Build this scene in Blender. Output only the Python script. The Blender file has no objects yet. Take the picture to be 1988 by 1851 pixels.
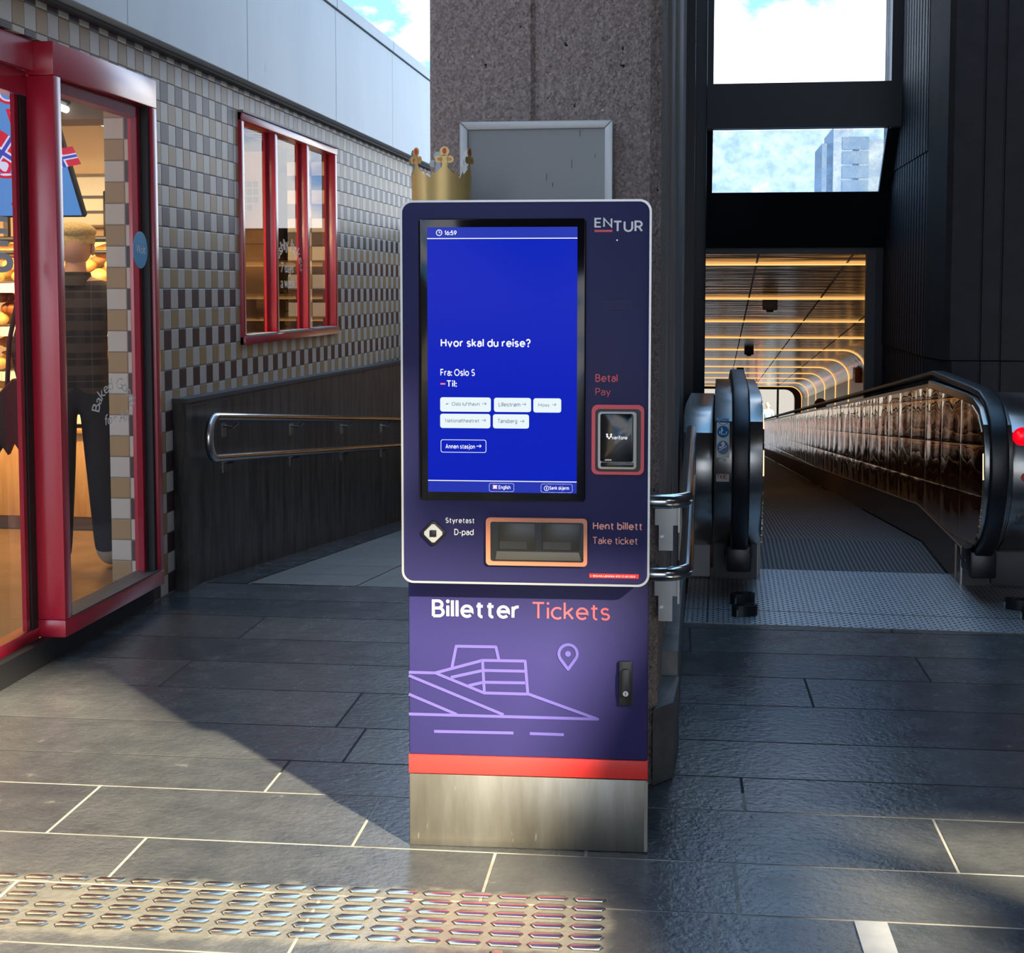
import bpy, bmesh, math, random
from mathutils import Vector, Matrix
from math import sin, cos, pi, radians as R
random.seed(7)
SC = bpy.context.scene
COL = SC.collection

# ------------------------------------------------------------------ camera
F = 2800.0
EYE = 1.48
YAW = math.atan(366 / F)
PITCH = math.atan(200 / F)
cam_d = bpy.data.cameras.new('camera'); cam = bpy.data.objects.new('camera', cam_d); COL.objects.link(cam)
cam.location = (0, 0, EYE)
cam.rotation_euler = (pi / 2 - PITCH, 0, YAW)
cam_d.sensor_fit = 'HORIZONTAL'; cam_d.sensor_width = 36.0; cam_d.lens = 36.0 * F / 1988
cam_d.shift_y = -165 / 1988
cam_d.clip_start = 0.05; cam_d.clip_end = 1000
SC.camera = cam

# ------------------------------------------------------------------ exposure / view
EXPO = 0.75
SC.view_settings.view_transform = 'Standard'
SC.view_settings.look = 'None'
SC.view_settings.exposure = EXPO
SC.view_settings.gamma = 1.0
SC.view_settings.use_curve_mapping = False
EM = 2 ** -EXPO

# ------------------------------------------------------------------ world sky (blue with broken white clouds)
W = bpy.data.worlds.new('sky'); SC.world = W; W.use_nodes = True
nt = W.node_tree; nt.nodes.clear()
def wn(t, **k):
    n = nt.nodes.new(t)
    for a, b in k.items(): setattr(n, a, b)
    return n
out = wn('ShaderNodeOutputWorld'); bg = wn('ShaderNodeBackground'); nt.links.new(bg.outputs[0], out.inputs[0])
tc = wn('ShaderNodeTexCoord'); mp = wn('ShaderNodeMapping'); nt.links.new(tc.outputs['Generated'], mp.inputs[0])
mp.inputs['Scale'].default_value = (1, 1, 1.7)
mp.inputs['Location'].default_value = (3.82, 3.79, 0.23)
no = wn('ShaderNodeTexNoise'); nt.links.new(mp.outputs[0], no.inputs['Vector'])
no.inputs['Scale'].default_value = 7.5; no.inputs['Detail'].default_value = 8; no.inputs['Roughness'].default_value = 0.55
rp = wn('ShaderNodeValToRGB')
sx0 = wn('ShaderNodeSeparateXYZ'); nt.links.new(tc.outputs['Generated'], sx0.inputs[0])
ma = wn('ShaderNodeMath', operation='MULTIPLY_ADD'); nt.links.new(sx0.outputs['Z'], ma.inputs[0]); ma.inputs[1].default_value = -0.16; nt.links.new(no.outputs['Fac'], ma.inputs[2])
nt.links.new(ma.outputs[0], rp.inputs[0])
rp.color_ramp.elements[0].position = 0.39; rp.color_ramp.elements[0].color = (0.16, 0.42, 0.80, 1)
rp.color_ramp.elements[1].position = 0.485; rp.color_ramp.elements[1].color = (0.95, 0.97, 1.0, 1)
sx = wn('ShaderNodeSeparateXYZ'); nt.links.new(tc.outputs['Generated'], sx.inputs[0])
gr = wn('ShaderNodeMapRange'); nt.links.new(sx.outputs['Z'], gr.inputs['Value'])
gr.inputs['From Min'].default_value = -0.06; gr.inputs['From Max'].default_value = 0.0
mx = wn('ShaderNodeMix', data_type='RGBA'); nt.links.new(gr.outputs[0], mx.inputs[0])
mx.inputs[6].default_value = (0.30, 0.32, 0.34, 1); nt.links.new(rp.outputs[0], mx.inputs[7])
nt.links.new(mx.outputs[2], bg.inputs['Color'])
bg.inputs['Strength'].default_value = 1.8

# ------------------------------------------------------------------ sun (from behind the viewer's right shoulder)
SUNV = Vector((0.945, -1.0, 0.76))          # towards the sun
sd = bpy.data.lights.new('sun', 'SUN'); so = bpy.data.objects.new('sun', sd); COL.objects.link(so)
sd.energy = 13.0; sd.angle = R(1.7); sd.color = (1.0, 0.87, 0.62)
so.rotation_euler = SUNV.to_track_quat('Z', 'Y').to_euler(); so.location = (4, -4, 9)

def area(name, loc, rot, sx_, sy_, power, col):
    d = bpy.data.lights.new(name, 'AREA'); d.shape = 'RECTANGLE'; d.size = sx_; d.size_y = sy_
    d.energy = power; d.color = col
    o = bpy.data.objects.new(name, d); COL.objects.link(o); o.location = loc; o.rotation_euler = rot
    return o
# the bakery's own ceiling lamps and shelf lamp, plus one added fill
area('bakery_ceiling_lamp', (-4.0, 7.4, 2.66), (0, 0, 0), 2.0, 0.6, 40, (1.0, 0.76, 0.48))
area('bakery_shelf_lamp', (-4.3, 7.75, 2.0), (R(32), 0, 0), 2.6, 0.12, 48, (1.0, 0.60, 0.22))
area('bakery_fill_light', (-3.7, 6.4, 2.66), (0, 0, 0), 1.2, 0.4, 13, (1.0, 0.70, 0.38))  # added fill that brightens the man and the floor near him
area('bakery_back_lamp', (-3.2, 9.4, 2.6), (0, 0, 0), 0.3, 1.2, 1.2, (1.0, 0.75, 0.5))

# ------------------------------------------------------------------ helpers
def ray(px, py):
    x = (px - 994) / F; y = -(py - 760) / F
    cp, sp, ct, st = cos(PITCH), sin(PITCH), cos(YAW), sin(YAW)
    f = cp + y * sp; z = -sp + y * cp
    return Vector((x * ct - f * st, x * st + f * ct, z))
CAM = Vector((0, 0, EYE))
def on_floor(px, py, Z=0.0):
    d = ray(px, py); return CAM + d * ((Z - EYE) / d.z)
def at_x(px, py, X):
    d = ray(px, py); return CAM + d * (X / d.x)
def at_y(px, py, Y):
    d = ray(px, py); return CAM + d * (Y / d.y)

_txt = {}
def text_geo(s, bold=0.0, font=None):
    k = (s, bold)
    if k in _txt: return _txt[k]
    c = bpy.data.curves.new('t', 'FONT'); c.body = s; c.size = 1; c.offset = bold; c.resolution_u = 4
    o = bpy.data.objects.new('t', c); COL.objects.link(o)
    dg = bpy.context.evaluated_depsgraph_get(); dg.update()
    me = bpy.data.meshes.new_from_object(o.evaluated_get(dg))
    vs = [v.co.copy() for v in me.vertices]; fs = [tuple(p.vertices) for p in me.polygons]
    bpy.data.objects.remove(o); bpy.data.curves.remove(c); bpy.data.meshes.remove(me)
    x0 = min(v.x for v in vs); x1 = max(v.x for v in vs); y0 = min(v.y for v in vs); y1 = max(v.y for v in vs)
    _txt[k] = (vs, fs, x0, x1, y0, y1)
    return _txt[k]

# monoline lettering: every glyph is a set of strokes (lines and arcs), cap height 1, x height .70
def _A(cx, cy, rx, ry, a0, a1, n=14): return [(cx + rx * cos(R(a0 + (a1 - a0) * i / n)), cy + ry * sin(R(a0 + (a1 - a0) * i / n))) for i in range(n + 1)]
XH = .70
def _o(w=.64): return _A(w / 2, XH / 2, w / 2, XH / 2, 0, 360, 22)
GL = {
 'H': (.70, [[(0, 0), (0, 1)], [(.70, 0), (.70, 1)], [(0, .52), (.70, .52)]]),
 'E': (.56, [[(.56, 0), (0, 0), (0, 1), (.56, 1)], [(0, .52), (.50, .52)]]),
 'F': (.54, [[(0, 0), (0, 1), (.54, 1)], [(0, .50), (.48, .50)]]),
 'N': (.74, [[(0, 0), (0, 1), (.74, 0), (.74, 1)]]),
 'T': (.70, [[(0, 1), (.70, 1)], [(.35, 0), (.35, 1)]]),
 'U': (.72, [[(0, 1), (0, .36)] + _A(.36, .36, .36, .36, 180, 360) + [(.72, 1)]]),
 'R': (.62, [[(0, 0), (0, 1), (.30, 1)] + _A(.30, .73, .29, .27, 90, -90) + [(0, .46)], [(.30, .46), (.62, 0)]]),
 'B': (.62, [[(0, 0), (0, 1), (.30, 1)] + _A(.30, .765, .25, .235, 90, -90) + [(0, .53)], [(.30, .53)] + _A(.32, .265, .30, .265, 90, -90) + [(0, 0)]]),
 'P': (.60, [[(0, 0), (0, 1), (.30, 1)] + _A(.30, .73, .30, .27, 90, -90) + [(0, .46)]]),
 'D': (.72, [[(0, 0), (0, 1), (.26, 1)] + _A(.26, .5, .46, .5, 90, -90) + [(0, 0)]]),
 'O': (.98, [_A(.49, .5, .49, .5, 0, 360, 26)]),
 'S': (.58, [_A(.29, .745, .27, .255, 35, 250, 12) + _A(.29, .255, .29, .255, 80, -145, 12)]),
 'A': (.80, [[(0, 0), (.40, 1), (.80, 0)], [(.15, .34), (.65, .34)]]),
 'L': (.52, [[(0, 1), (0, 0), (.52, 0)]]),
 'M': (.86, [[(0, 0), (0, 1), (.43, .30), (.86, 1), (.86, 0)]]),
 'G': (.86, [_A(.46, .5, .46, .5, 45, 345, 20) + [(.90, .48), (.52, .48)]]),
 'J': (.46, [[(.46, 1), (.46, .25)] + _A(.23, .25, .23, .25, 0, -160)]),
 'I': (.0, [[(0, 0), (0, 1)]]),
 'K': (.62, [[(0, 0), (0, 1)], [(.60, 1), (0, .42)], [(.20, .60), (.62, 0)]]),
 'C': (.80, [_A(.46, .5, .46, .5, 45, 315, 20)]),
 'W': (1.1, [[(0, 1), (.28, 0), (.55, .85), (.82, 0), (1.1, 1)]]),
 'a': (.52, [[(.06, .53)] + _A(.27, .46, .25, .24, 135, 0, 9) + [(.52, 0)], [(.52, .41), (.24, .41)] + _A(.23, .205, .23, .205, 90, 270, 9) + _A(.26, .24, .26, .24, 285, 345, 4)]),
 'b': (.62, [[(0, 1.05), (0, 0)], _A(.32, .35, .32, .35, 0, 360, 20)]),
 'c': (.54, [_A(.34, .35, .34, .35, 48, 312, 16)]),
 'd': (.62, [[(.64, 1.05), (.64, 0)], _A(.32, .35, .32, .35, 0, 360, 20)]),
 'e': (.64, [[(.02, .36), (.64, .36)] + _A(.33, .35, .32, .35, 0, 315, 18)]),
 'f': (.36, [[(.14, 0), (.14, .82)] + _A(.34, .84, .20, .20, 180, 80, 7), [(0, XH), (.36, XH)]]),
 'g': (.62, [_A(.32, .35, .32, .35, 0, 360, 20), [(.64, XH), (.64, .02)] + _A(.33, .02, .31, .30, 0, -140, 10)]),
 'h': (.56, [[(0, 1.05), (0, 0)], [(0, .38)] + _A(.28, .42, .28, .28, 180, 0, 10) + [(.56, 0)]]),
 'i': (.0, [[(0, 0), (0, XH)], 'dot']),
 'j': (.12, [[(.12, XH), (.12, -.10)] + _A(-.04, -.10, .16, .18, 0, -90, 6), 'dotj']),
 'k': (.50, [[(0, 1.05), (0, 0)], [(.48, XH), (0, .26)], [(.18, .42), (.50, 0)]]),
 'l': (.0, [[(0, 0), (0, 1.05)]]),
 'm': (.92, [[(0, 0), (0, XH)], [(0, .42)] + _A(.23, .46, .23, .24, 180, 0, 8) + [(.46, 0)], [(.46, .42)] + _A(.69, .46, .23, .24, 180, 0, 8) + [(.92, 0)]]),
 'n': (.56, [[(0, 0), (0, XH)], [(0, .38)] + _A(.28, .42, .28, .28, 180, 0, 10) + [(.56, 0)]]),
 'o': (.66, [_A(.33, .35, .33, .35, 0, 360, 22)]),
 'p': (.62, [[(0, XH), (0, -.30)], _A(.32, .35, .32, .35, 0, 360, 20)]),
 'r': (.34, [[(0, 0), (0, XH)], [(0, .36)] + _A(.30, .38, .30, .32, 180, 80, 7)]),
 's': (.46, [_A(.23, .52, .21, .18, 30, 250, 10) + _A(.23, .18, .23, .18, 80, -150, 10)]),
 't': (.38, [[(.16, .92), (.16, .18)] + _A(.33, .18, .17, .18, 180, 280, 7), [(0, XH), (.38, XH)]]),
 'u': (.56, [[(0, XH), (0, .28)] + _A(.28, .28, .28, .28, 180, 360, 10) + [(.56, XH)], [(.56, .3), (.56, 0)]]),
 'v': (.60, [[(0, XH), (.30, 0), (.60, XH)]]),
 'y': (.60, [[(0, XH), (.30, .02)], [(.60, XH), (.28, -.06)] + _A(.12, -.06, .16, .22, 0, -80, 6)]),
 'w': (.9, [[(0, XH), (.23, 0), (.45, .62), (.67, 0), (.9, XH)]]),
 '\u00f8': (.66, [_A(.33, .35, .33, .35, 0, 360, 22), [(.04, -.04), (.62, .74)]]),
 '?': (.50, [_A(.25, .74, .25, .26, 170, -60, 12) + [(.25, .40), (.25, .28)], 'dotq']),
 ':': (.0, ['dot0', 'dot5']), '-': (.30, [[(0, .36), (.30, .36)]]), '.': (.0, ['dot0']), '+': (.44, [[(0, .45), (.44, .45)], [(.22, .2), (.22, .7)]]),
 '0': (.56, [_A(.28, .5, .28, .5, 0, 360, 20)]), '1': (.22, [[(0, .80), (.22, 1), (.22, 0)]]), '3': (.52, [_A(.24, .745, .24, .255, 150, -90, 12) + _A(.25, .255, .27, .265, 90, -150, 12)]),
 '4': (.60, [[(.44, 0), (.44, 1), (0, .26), (.60, .26)]]), '5': (.52, [[(.46, 1), (.06, 1), (.02, .56)] + _A(.24, .32, .28, .32, 120, -150, 12)]),
 '6': (.56, [_A(.28, .32, .28, .32, 0, 360, 18), [(.40, 1), (.04, .46)]]), '9': (.56, [_A(.28, .68, .28, .32, 0, 360, 18), [(.16, 0), (.52, .54)]]),
}
DOT = {'dot': (0, .98), 'dotj': (.12, .98), 'dotq': (.25, 0.02), 'dot0': (0, .04), 'dot5': (0, .56)}
def stroke_text(mb, st, a0, a1, b0, b1, c, w, m):
    polys = []; x = 0.0; sp = .115 + w * 1.0
    for ch in st:
        if ch == ' ': x += .34 + w * .3; continue
        adv, strokes = GL[ch]
        for k in strokes:
            if isinstance(k, str):
                q = DOT[k]; r = w * .66; polys.append([(x + q[0] + r * cos(2 * pi * i / 12), q[1] + r * sin(2 * pi * i / 12)) for i in range(12)]); continue
            P = [Vector((x + p[0], p[1])) for p in k]; P = [P[0]] + [b for a, b in zip(P, P[1:]) if (b - a).length > 1e-4]; n = len(P); closed = (P[0] - P[-1]).length < 1e-6
            if closed: P = P[:-1]; n -= 1
            def off(i, sgn):
                d = []
                if closed or i > 0: d.append((P[i] - P[i - 1]).normalized())
                if closed or i < n - 1: d.append((P[(i + 1) % n] - P[i]).normalized())
                t = sum(d, Vector((0, 0))); t = t.normalized() if t.length > 1e-6 else d[0]
                nn = Vector((-t.y, t.x)); kx = 1 / max(.45, nn.dot(Vector((-d[0].y, d[0].x))))
                return P[i] + nn * sgn * w / 2 * kx
            Lf = [off(i, 1) for i in range(n)]; Rt = [off(i, -1) for i in range(n)]
            for i in range(n if closed else n - 1):
                j = (i + 1) % n; polys.append([tuple(Rt[i]), tuple(Rt[j]), tuple(Lf[j]), tuple(Lf[i])])
        x += adv + sp
    X = [p[0] for q in polys for p in q]; Y = [p[1] for q in polys for p in q]
    x0, x1, y0, y1 = min(X), max(X), min(Y), max(Y)
    for i, q in enumerate(polys):     # neighbouring strokes sit a hair apart in depth
        mb.face([m(a0 + (p[0] - x0) / (x1 - x0) * (a1 - a0), b0 + (p[1] - y0) / (y1 - y0) * (b1 - b0), c - (i * 5 % 12) * 3e-5) for p in q])

def rr(x0, x1, z0, z1, r, n=6):
    pts = []
    for cx, cz, a0 in ((x1 - r, z1 - r, 0), (x0 + r, z1 - r, 90), (x0 + r, z0 + r, 180), (x1 - r, z0 + r, 270)):
        for i in range(n + 1):
            a = R(a0 + 90 * i / n); pts.append((cx + r * cos(a), cz + r * sin(a)))
    return pts
def circ(cx, cz, r, n=20, rz=None):
    rz = rz or r
    return [(cx + r * cos(2 * pi * i / n), cz + rz * sin(2 * pi * i / n)) for i in range(n)]
AX = {'xz': lambda a, b, c: (a, c, b), 'yz': lambda a, b, c: (c, a, b), 'xy': lambda a, b, c: (a, b, c)}

class MB:
    def __init__(s): s.bm = bmesh.new(); s.mi = 0
    def face(s, pts):
        vs = [s.bm.verts.new(p) for p in pts]
        f = s.bm.faces.new(vs); f.material_index = s.mi; return f
    def box(s, x0, x1, y0, y1, z0, z1, bev=0, seg=2):
        if x0 > x1: x0, x1 = x1, x0
        if y0 > y1: y0, y1 = y1, y0
        if z0 > z1: z0, z1 = z1, z0
        v = [s.bm.verts.new((x, y, z)) for x in (x0, x1) for y in (y0, y1) for z in (z0, z1)]
        fs = []
        for q in ((0, 1, 3, 2), (4, 6, 7, 5), (0, 4, 5, 1), (2, 3, 7, 6), (0, 2, 6, 4), (1, 5, 7, 3)):
            f = s.bm.faces.new([v[i] for i in q]); f.material_index = s.mi; fs.append(f)
        if bev:
            es = list({e for f in fs for e in f.edges})
            r = bmesh.ops.bevel(s.bm, geom=es, offset=bev, segments=seg, affect='EDGES', profile=0.5)
            for f in r['faces']: f.material_index = s.mi
        return s
    def prism(s, pts, a, b, plane='xz', bev=0, seg=2):
        m = AX[plane]
        v0 = [s.bm.verts.new(m(p[0], p[1], a)) for p in pts]; v1 = [s.bm.verts.new(m(p[0], p[1], b)) for p in pts]
        n = len(pts); fs = []
        f0 = s.bm.faces.new(v0); f1 = s.bm.faces.new(v1[::-1]); fs += [f0, f1]
        for i in range(n):
            fs.append(s.bm.faces.new((v0[i], v1[i], v1[(i + 1) % n], v0[(i + 1) % n])))
        for f in fs: f.material_index = s.mi
        bmesh.ops.recalc_face_normals(s.bm, faces=fs)
        if bev:
            es = list(set(f0.edges) | set(f1.edges))
            r = bmesh.ops.bevel(s.bm, geom=es, offset=bev, segments=seg, affect='EDGES', profile=0.5)
            for f in r['faces']: f.material_index = s.mi
        return s
    def ring(s, outer, inner, a, b, plane='xz'):
        m = AX[plane]; n = len(outer)
        L = [[s.bm.verts.new(m(p[0], p[1], c)) for p in q] for q in (outer, inner) for c in (a, b)]
        oa, ob, ia, ib = L; fs = []
        for i in range(n):
            j = (i + 1) % n
            for q in ((oa[i], oa[j], ia[j], ia[i]), (ob[i], ib[i], ib[j], ob[j]), (oa[i], ob[i], ob[j], oa[j]), (ia[i], ia[j], ib[j], ib[i])):
                fs.append(s.bm.faces.new(q))
        for f in fs: f.material_index = s.mi
        bmesh.ops.recalc_face_normals(s.bm, faces=fs)
        return s
    def flat(s, pts, c, plane='xz'):
        m = AX[plane]; return s.face([m(p[0], p[1], c) for p in pts])
    def stroke(s, pts, w, c, plane='xz'):
        m = AX[plane]
        c0 = c; s.ns = getattr(s, 'ns', 0)
        for (p, q) in zip(pts[:-1], pts[1:]):
            d = Vector((q[0] - p[0], q[1] - p[1])); l = d.length
            s.ns += 1; c = c0 - (s.ns * 5 % 9) * 4e-5
            if l < 1e-6: continue
            n = Vector((-d.y, d.x)) / l * w / 2
            s.face([m(p[0] - n.x, p[1] - n.y, c), m(q[0] - n.x, q[1] - n.y, c), m(q[0] + n.x, q[1] + n.y, c), m(p[0] + n.x, p[1] + n.y, c)])
        for p in pts[1:-1]: s.ns += 1; s.flat(circ(p[0], p[1], w / 2, 10), c0 - 4e-4 - (s.ns * 5 % 9) * 4e-5, plane)
        return s
    def tube(s, path, r, seg=12, closed=False):
        P = [Vector(p) for p in path]; n = len(P); rings = []; up = None
        rr_ = r if isinstance(r, (list, tuple)) else [r] * n
        for i in range(n):
            if closed: t = P[(i + 1) % n] - P[i - 1]
            else: t = P[min(i + 1, n - 1)] - P[max(i - 1, 0)]
            t.normalize()
            if up is None:
                up = Vector((0, 0, 1)) if abs(t.z) < .9 else Vector((1, 0, 0))
            u = (up - t * up.dot(t)).normalized(); up = u; w = t.cross(u)
            rings.append([s.bm.verts.new(P[i] + (u * cos(2 * pi * k / seg) + w * sin(2 * pi * k / seg)) * rr_[i]) for k in range(seg)])
        fs = []
        for i in range(n if closed else n - 1):
            a, b = rings[i], rings[(i + 1) % n]
            for k in range(seg):
                fs.append(s.bm.faces.new((a[k], a[(k + 1) % seg], b[(k + 1) % seg], b[k])))
        if not closed:
            fs.append(s.bm.faces.new(rings[0][::-1])); fs.append(s.bm.faces.new(rings[-1]))
        for f in fs: f.material_index = s.mi
        return s
    def ell(s, c, rx, ry, rz, u=14, v=9):
        r = bmesh.ops.create_uvsphere(s.bm, u_segments=u, v_segments=v, radius=1)
        for q in r['verts']: q.co = Vector((c[0] + q.co.x * rx, c[1] + q.co.y * ry, c[2] + q.co.z * rz))
        for f in {f for q in r['verts'] for f in q.link_faces}: f.material_index = s.mi
        return s
    def lathe(s, prof, c=(0, 0, 0), seg=20, axis='z'):
        rings = []
        for (r, z) in prof:
            ring = []
            for k in range(seg):
                a = 2 * pi * k / seg; p = (r * cos(a), r * sin(a), z)
                if axis == 'y': p = (p[0], p[2], p[1])
                if axis == 'x': p = (p[2], p[0], p[1])
                ring.append(s.bm.verts.new((c[0] + p[0], c[1] + p[1], c[2] + p[2])))
            rings.append(ring)
        fs = []
        for a, b in zip(rings[:-1], rings[1:]):
            for k in range(seg): fs.append(s.bm.faces.new((a[k], a[(k + 1) % seg], b[(k + 1) % seg], b[k])))
        fs.append(s.bm.faces.new(rings[0][::-1])); fs.append(s.bm.faces.new(rings[-1]))
        for f in fs: f.material_index = s.mi
        bmesh.ops.recalc_face_normals(s.bm, faces=fs)
        return s
    def stext(s, st, a0, a1, b0, b1, c, w=.13, plane='xz'):
        stroke_text(s, st, a0, a1, b0, b1, c, w, AX[plane]); return s
    def text(s, st, a0, a1, b0, b1, c, plane='xz', bold=0.0):
        vs, fs, x0, x1, y0, y1 = text_geo(st, bold); m = AX[plane]
        nv = [s.bm.verts.new(m(a0 + (v.x - x0) / (x1 - x0) * (a1 - a0), b0 + (v.y - y0) / (y1 - y0) * (b1 - b0), c)) for v in vs]
        for f in fs:
            try: q = s.bm.faces.new([nv[i] for i in f]); q.material_index = s.mi
            except ValueError: pass
        return s
    def arc_text(s, st, ca, cb, rad, a_start, a_end, size, c, plane='yz', bold=0.0, asp=1.0):
        # letters spread along an arc (angles in degrees, clockwise from a_start to a_end)
        m = AX[plane]; adv = []; x = 0
        for ch in st:
            if ch == ' ': adv.append((x, None)); x += .35; continue
            g = text_geo(ch, bold); w = g[3] - g[2]; adv.append((x + w / 2, g)); x += w + .09
        tot = x - .09
        for xc, g in adv:
            if g is None: continue
            ang = R(a_start + (a_end - a_start) * xc / tot); vs, fs, x0, x1, y0, y1 = g
            nv = []
            for v in vs:
                lx = (v.x - (x0 + x1) / 2) * size; ly = v.y * size + rad
                px_ = ly * cos(ang) + lx * sin(ang); pz_ = ly * sin(ang) - lx * cos(ang)
                nv.append(s.bm.verts.new(m(ca + px_ * asp, cb + pz_, c)))
            for f in fs:
                try: q = s.bm.faces.new([nv[i] for i in f]); q.material_index = s.mi
                except ValueError: pass
        return s
    def sub(s, M):
        bmesh.ops.transform(s.bm, matrix=M, verts=s.bm.verts); return s

def tag(o, label=None, cat=None, group=None, kind=None):
    if label: o['label'] = label
    if cat: o['category'] = cat
    if group: o['group'] = group
    if kind: o['kind'] = kind
    return o
def build(name, mb, mats, parent=None, world=False, smooth=35, at=None, mod=None):
    me = bpy.data.meshes.new(name)
    if world and parent is not None:
        Mw = Matrix(); q = parent
        while q is not None: Mw = q.matrix_basis @ Mw; q = q.parent
        bmesh.ops.transform(mb.bm, matrix=Mw.inverted(), verts=mb.bm.verts)
    loc = None
    if parent is None and at is None and len(mb.bm.verts):
        xs = [v.co for v in mb.bm.verts]
        loc = Vector(((min(v.x for v in xs) + max(v.x for v in xs)) / 2, (min(v.y for v in xs) + max(v.y for v in xs)) / 2, min(v.z for v in xs)))
        bmesh.ops.translate(mb.bm, verts=mb.bm.verts, vec=-loc)
    mb.bm.to_mesh(me); mb.bm.free()
    for m in (mats if isinstance(mats, (list, tuple)) else [mats]): me.materials.append(m)
    if smooth:
        me.polygons.foreach_set('use_smooth', [True] * len(me.polygons)); me.set_sharp_from_angle(angle=R(smooth))
    o = bpy.data.objects.new(name, me); COL.objects.link(o)
    if parent is not None: o.parent = parent
    elif loc is not None: o.location = loc
    else: o.matrix_basis = at
    return o
def empty(name, loc=(0, 0, 0), rz=0, label=None, cat=None, group=None, kind=None):
    o = bpy.data.objects.new(name, None); COL.objects.link(o); o.empty_display_size = .1
    o.matrix_basis = Matrix.Translation(loc) @ Matrix.Rotation(rz, 4, 'Z')
    return tag(o, label, cat, group, kind)
def copy_tree(o, parent=None):
    c = o.copy(); COL.objects.link(c)
    if parent is not None: c.parent = parent
    for ch in [k for k in bpy.data.objects if k.parent == o]: copy_tree(ch, c)
    return c

# ------------------------------------------------------------------ materials
def mat(name, col, rough=.5, metal=0, spec=.5, var=None, bump=None, coat=0, emis=None, coords='Object', scale=(1, 1, 1), aniso=0, spots=None):
    m = bpy.data.materials.new(name); m.use_nodes = True; n = m.node_tree; b = n.nodes['Principled BSDF']
    b.inputs['Base Color'].default_value = (*col, 1); b.inputs['Roughness'].default_value = rough
    b.inputs['Metallic'].default_value = metal; b.inputs['Specular IOR Level'].default_value = spec
    b.inputs['Coat Weight'].default_value = coat; b.inputs['Coat Roughness'].default_value = .22
    if aniso: b.inputs['Anisotropic'].default_value = aniso
    if emis:
        b.inputs['Emission Color'].default_value = (*emis[0], 1); b.inputs['Emission Strength'].default_value = emis[1] * EM
    tcn = n.nodes.new('ShaderNodeTexCoord'); mpn = n.nodes.new('ShaderNodeMapping'); n.links.new(tcn.outputs[coords], mpn.inputs[0])
    mpn.inputs['Scale'].default_value = scale
    vec = mpn.outputs[0]; colsock = None
    if var:   # (scale, dark colour, light colour)
        t = n.nodes.new('ShaderNodeTexNoise'); n.links.new(vec, t.inputs['Vector']); t.inputs['Scale'].default_value = var[0]
        t.inputs['Detail'].default_value = 6; t.inputs['Roughness'].default_value = .62
        r = n.nodes.new('ShaderNodeValToRGB'); n.links.new(t.outputs['Fac'], r.inputs[0])
        r.color_ramp.elements[0].position = .34; r.color_ramp.elements[0].color = (*var[1], 1)
        r.color_ramp.elements[1].position = .68; r.color_ramp.elements[1].color = (*var[2], 1)
        colsock = r.outputs[0]
        n.links.new(colsock, b.inputs['Base Color'])
    if spots:  # (scale, threshold, colour) small worn marks
        t = n.nodes.new('ShaderNodeTexNoise'); n.links.new(vec, t.inputs['Vector']); t.inputs['Scale'].default_value = spots[0]
        t.inputs['Detail'].default_value = 3
        r = n.nodes.new('ShaderNodeMapRange'); n.links.new(t.outputs['Fac'], r.inputs[0])
        r.inputs[1].default_value = spots[1]; r.inputs[2].default_value = spots[1] + .03
        x = n.nodes.new('ShaderNodeMix'); x.data_type = 'RGBA'; n.links.new(r.outputs[0], x.inputs[0])
        if colsock: n.links.new(colsock, x.inputs[6])
        else: x.inputs[6].default_value = (*col, 1)
        x.inputs[7].default_value = (*spots[2], 1); n.links.new(x.outputs[2], b.inputs['Base Color'])
    if bump:  # (scale, strength, distance)
        t = n.nodes.new('ShaderNodeTexNoise'); n.links.new(vec, t.inputs['Vector']); t.inputs['Scale'].default_value = bump[0]
        t.inputs['Detail'].default_value = 5
        q = n.nodes.new('ShaderNodeBump'); q.inputs['Strength'].default_value = bump[1]; q.inputs['Distance'].default_value = bump[2]
        n.links.new(t.outputs['Fac'], q.inputs['Height']); n.links.new(q.outputs[0], b.inputs['Normal'])
    return m
def nodes_of(m): return m.node_tree, m.node_tree.nodes['Principled BSDF']
def mth(n, op, a, b=None, c=None):
    q = n.nodes.new('ShaderNodeMath'); q.operation = op
    for i, v in enumerate((a, b, c)):
        if v is None: continue
        if isinstance(v, (int, float)): q.inputs[i].default_value = v
        else: n.links.new(v, q.inputs[i])
    return q.outputs[0]
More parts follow.
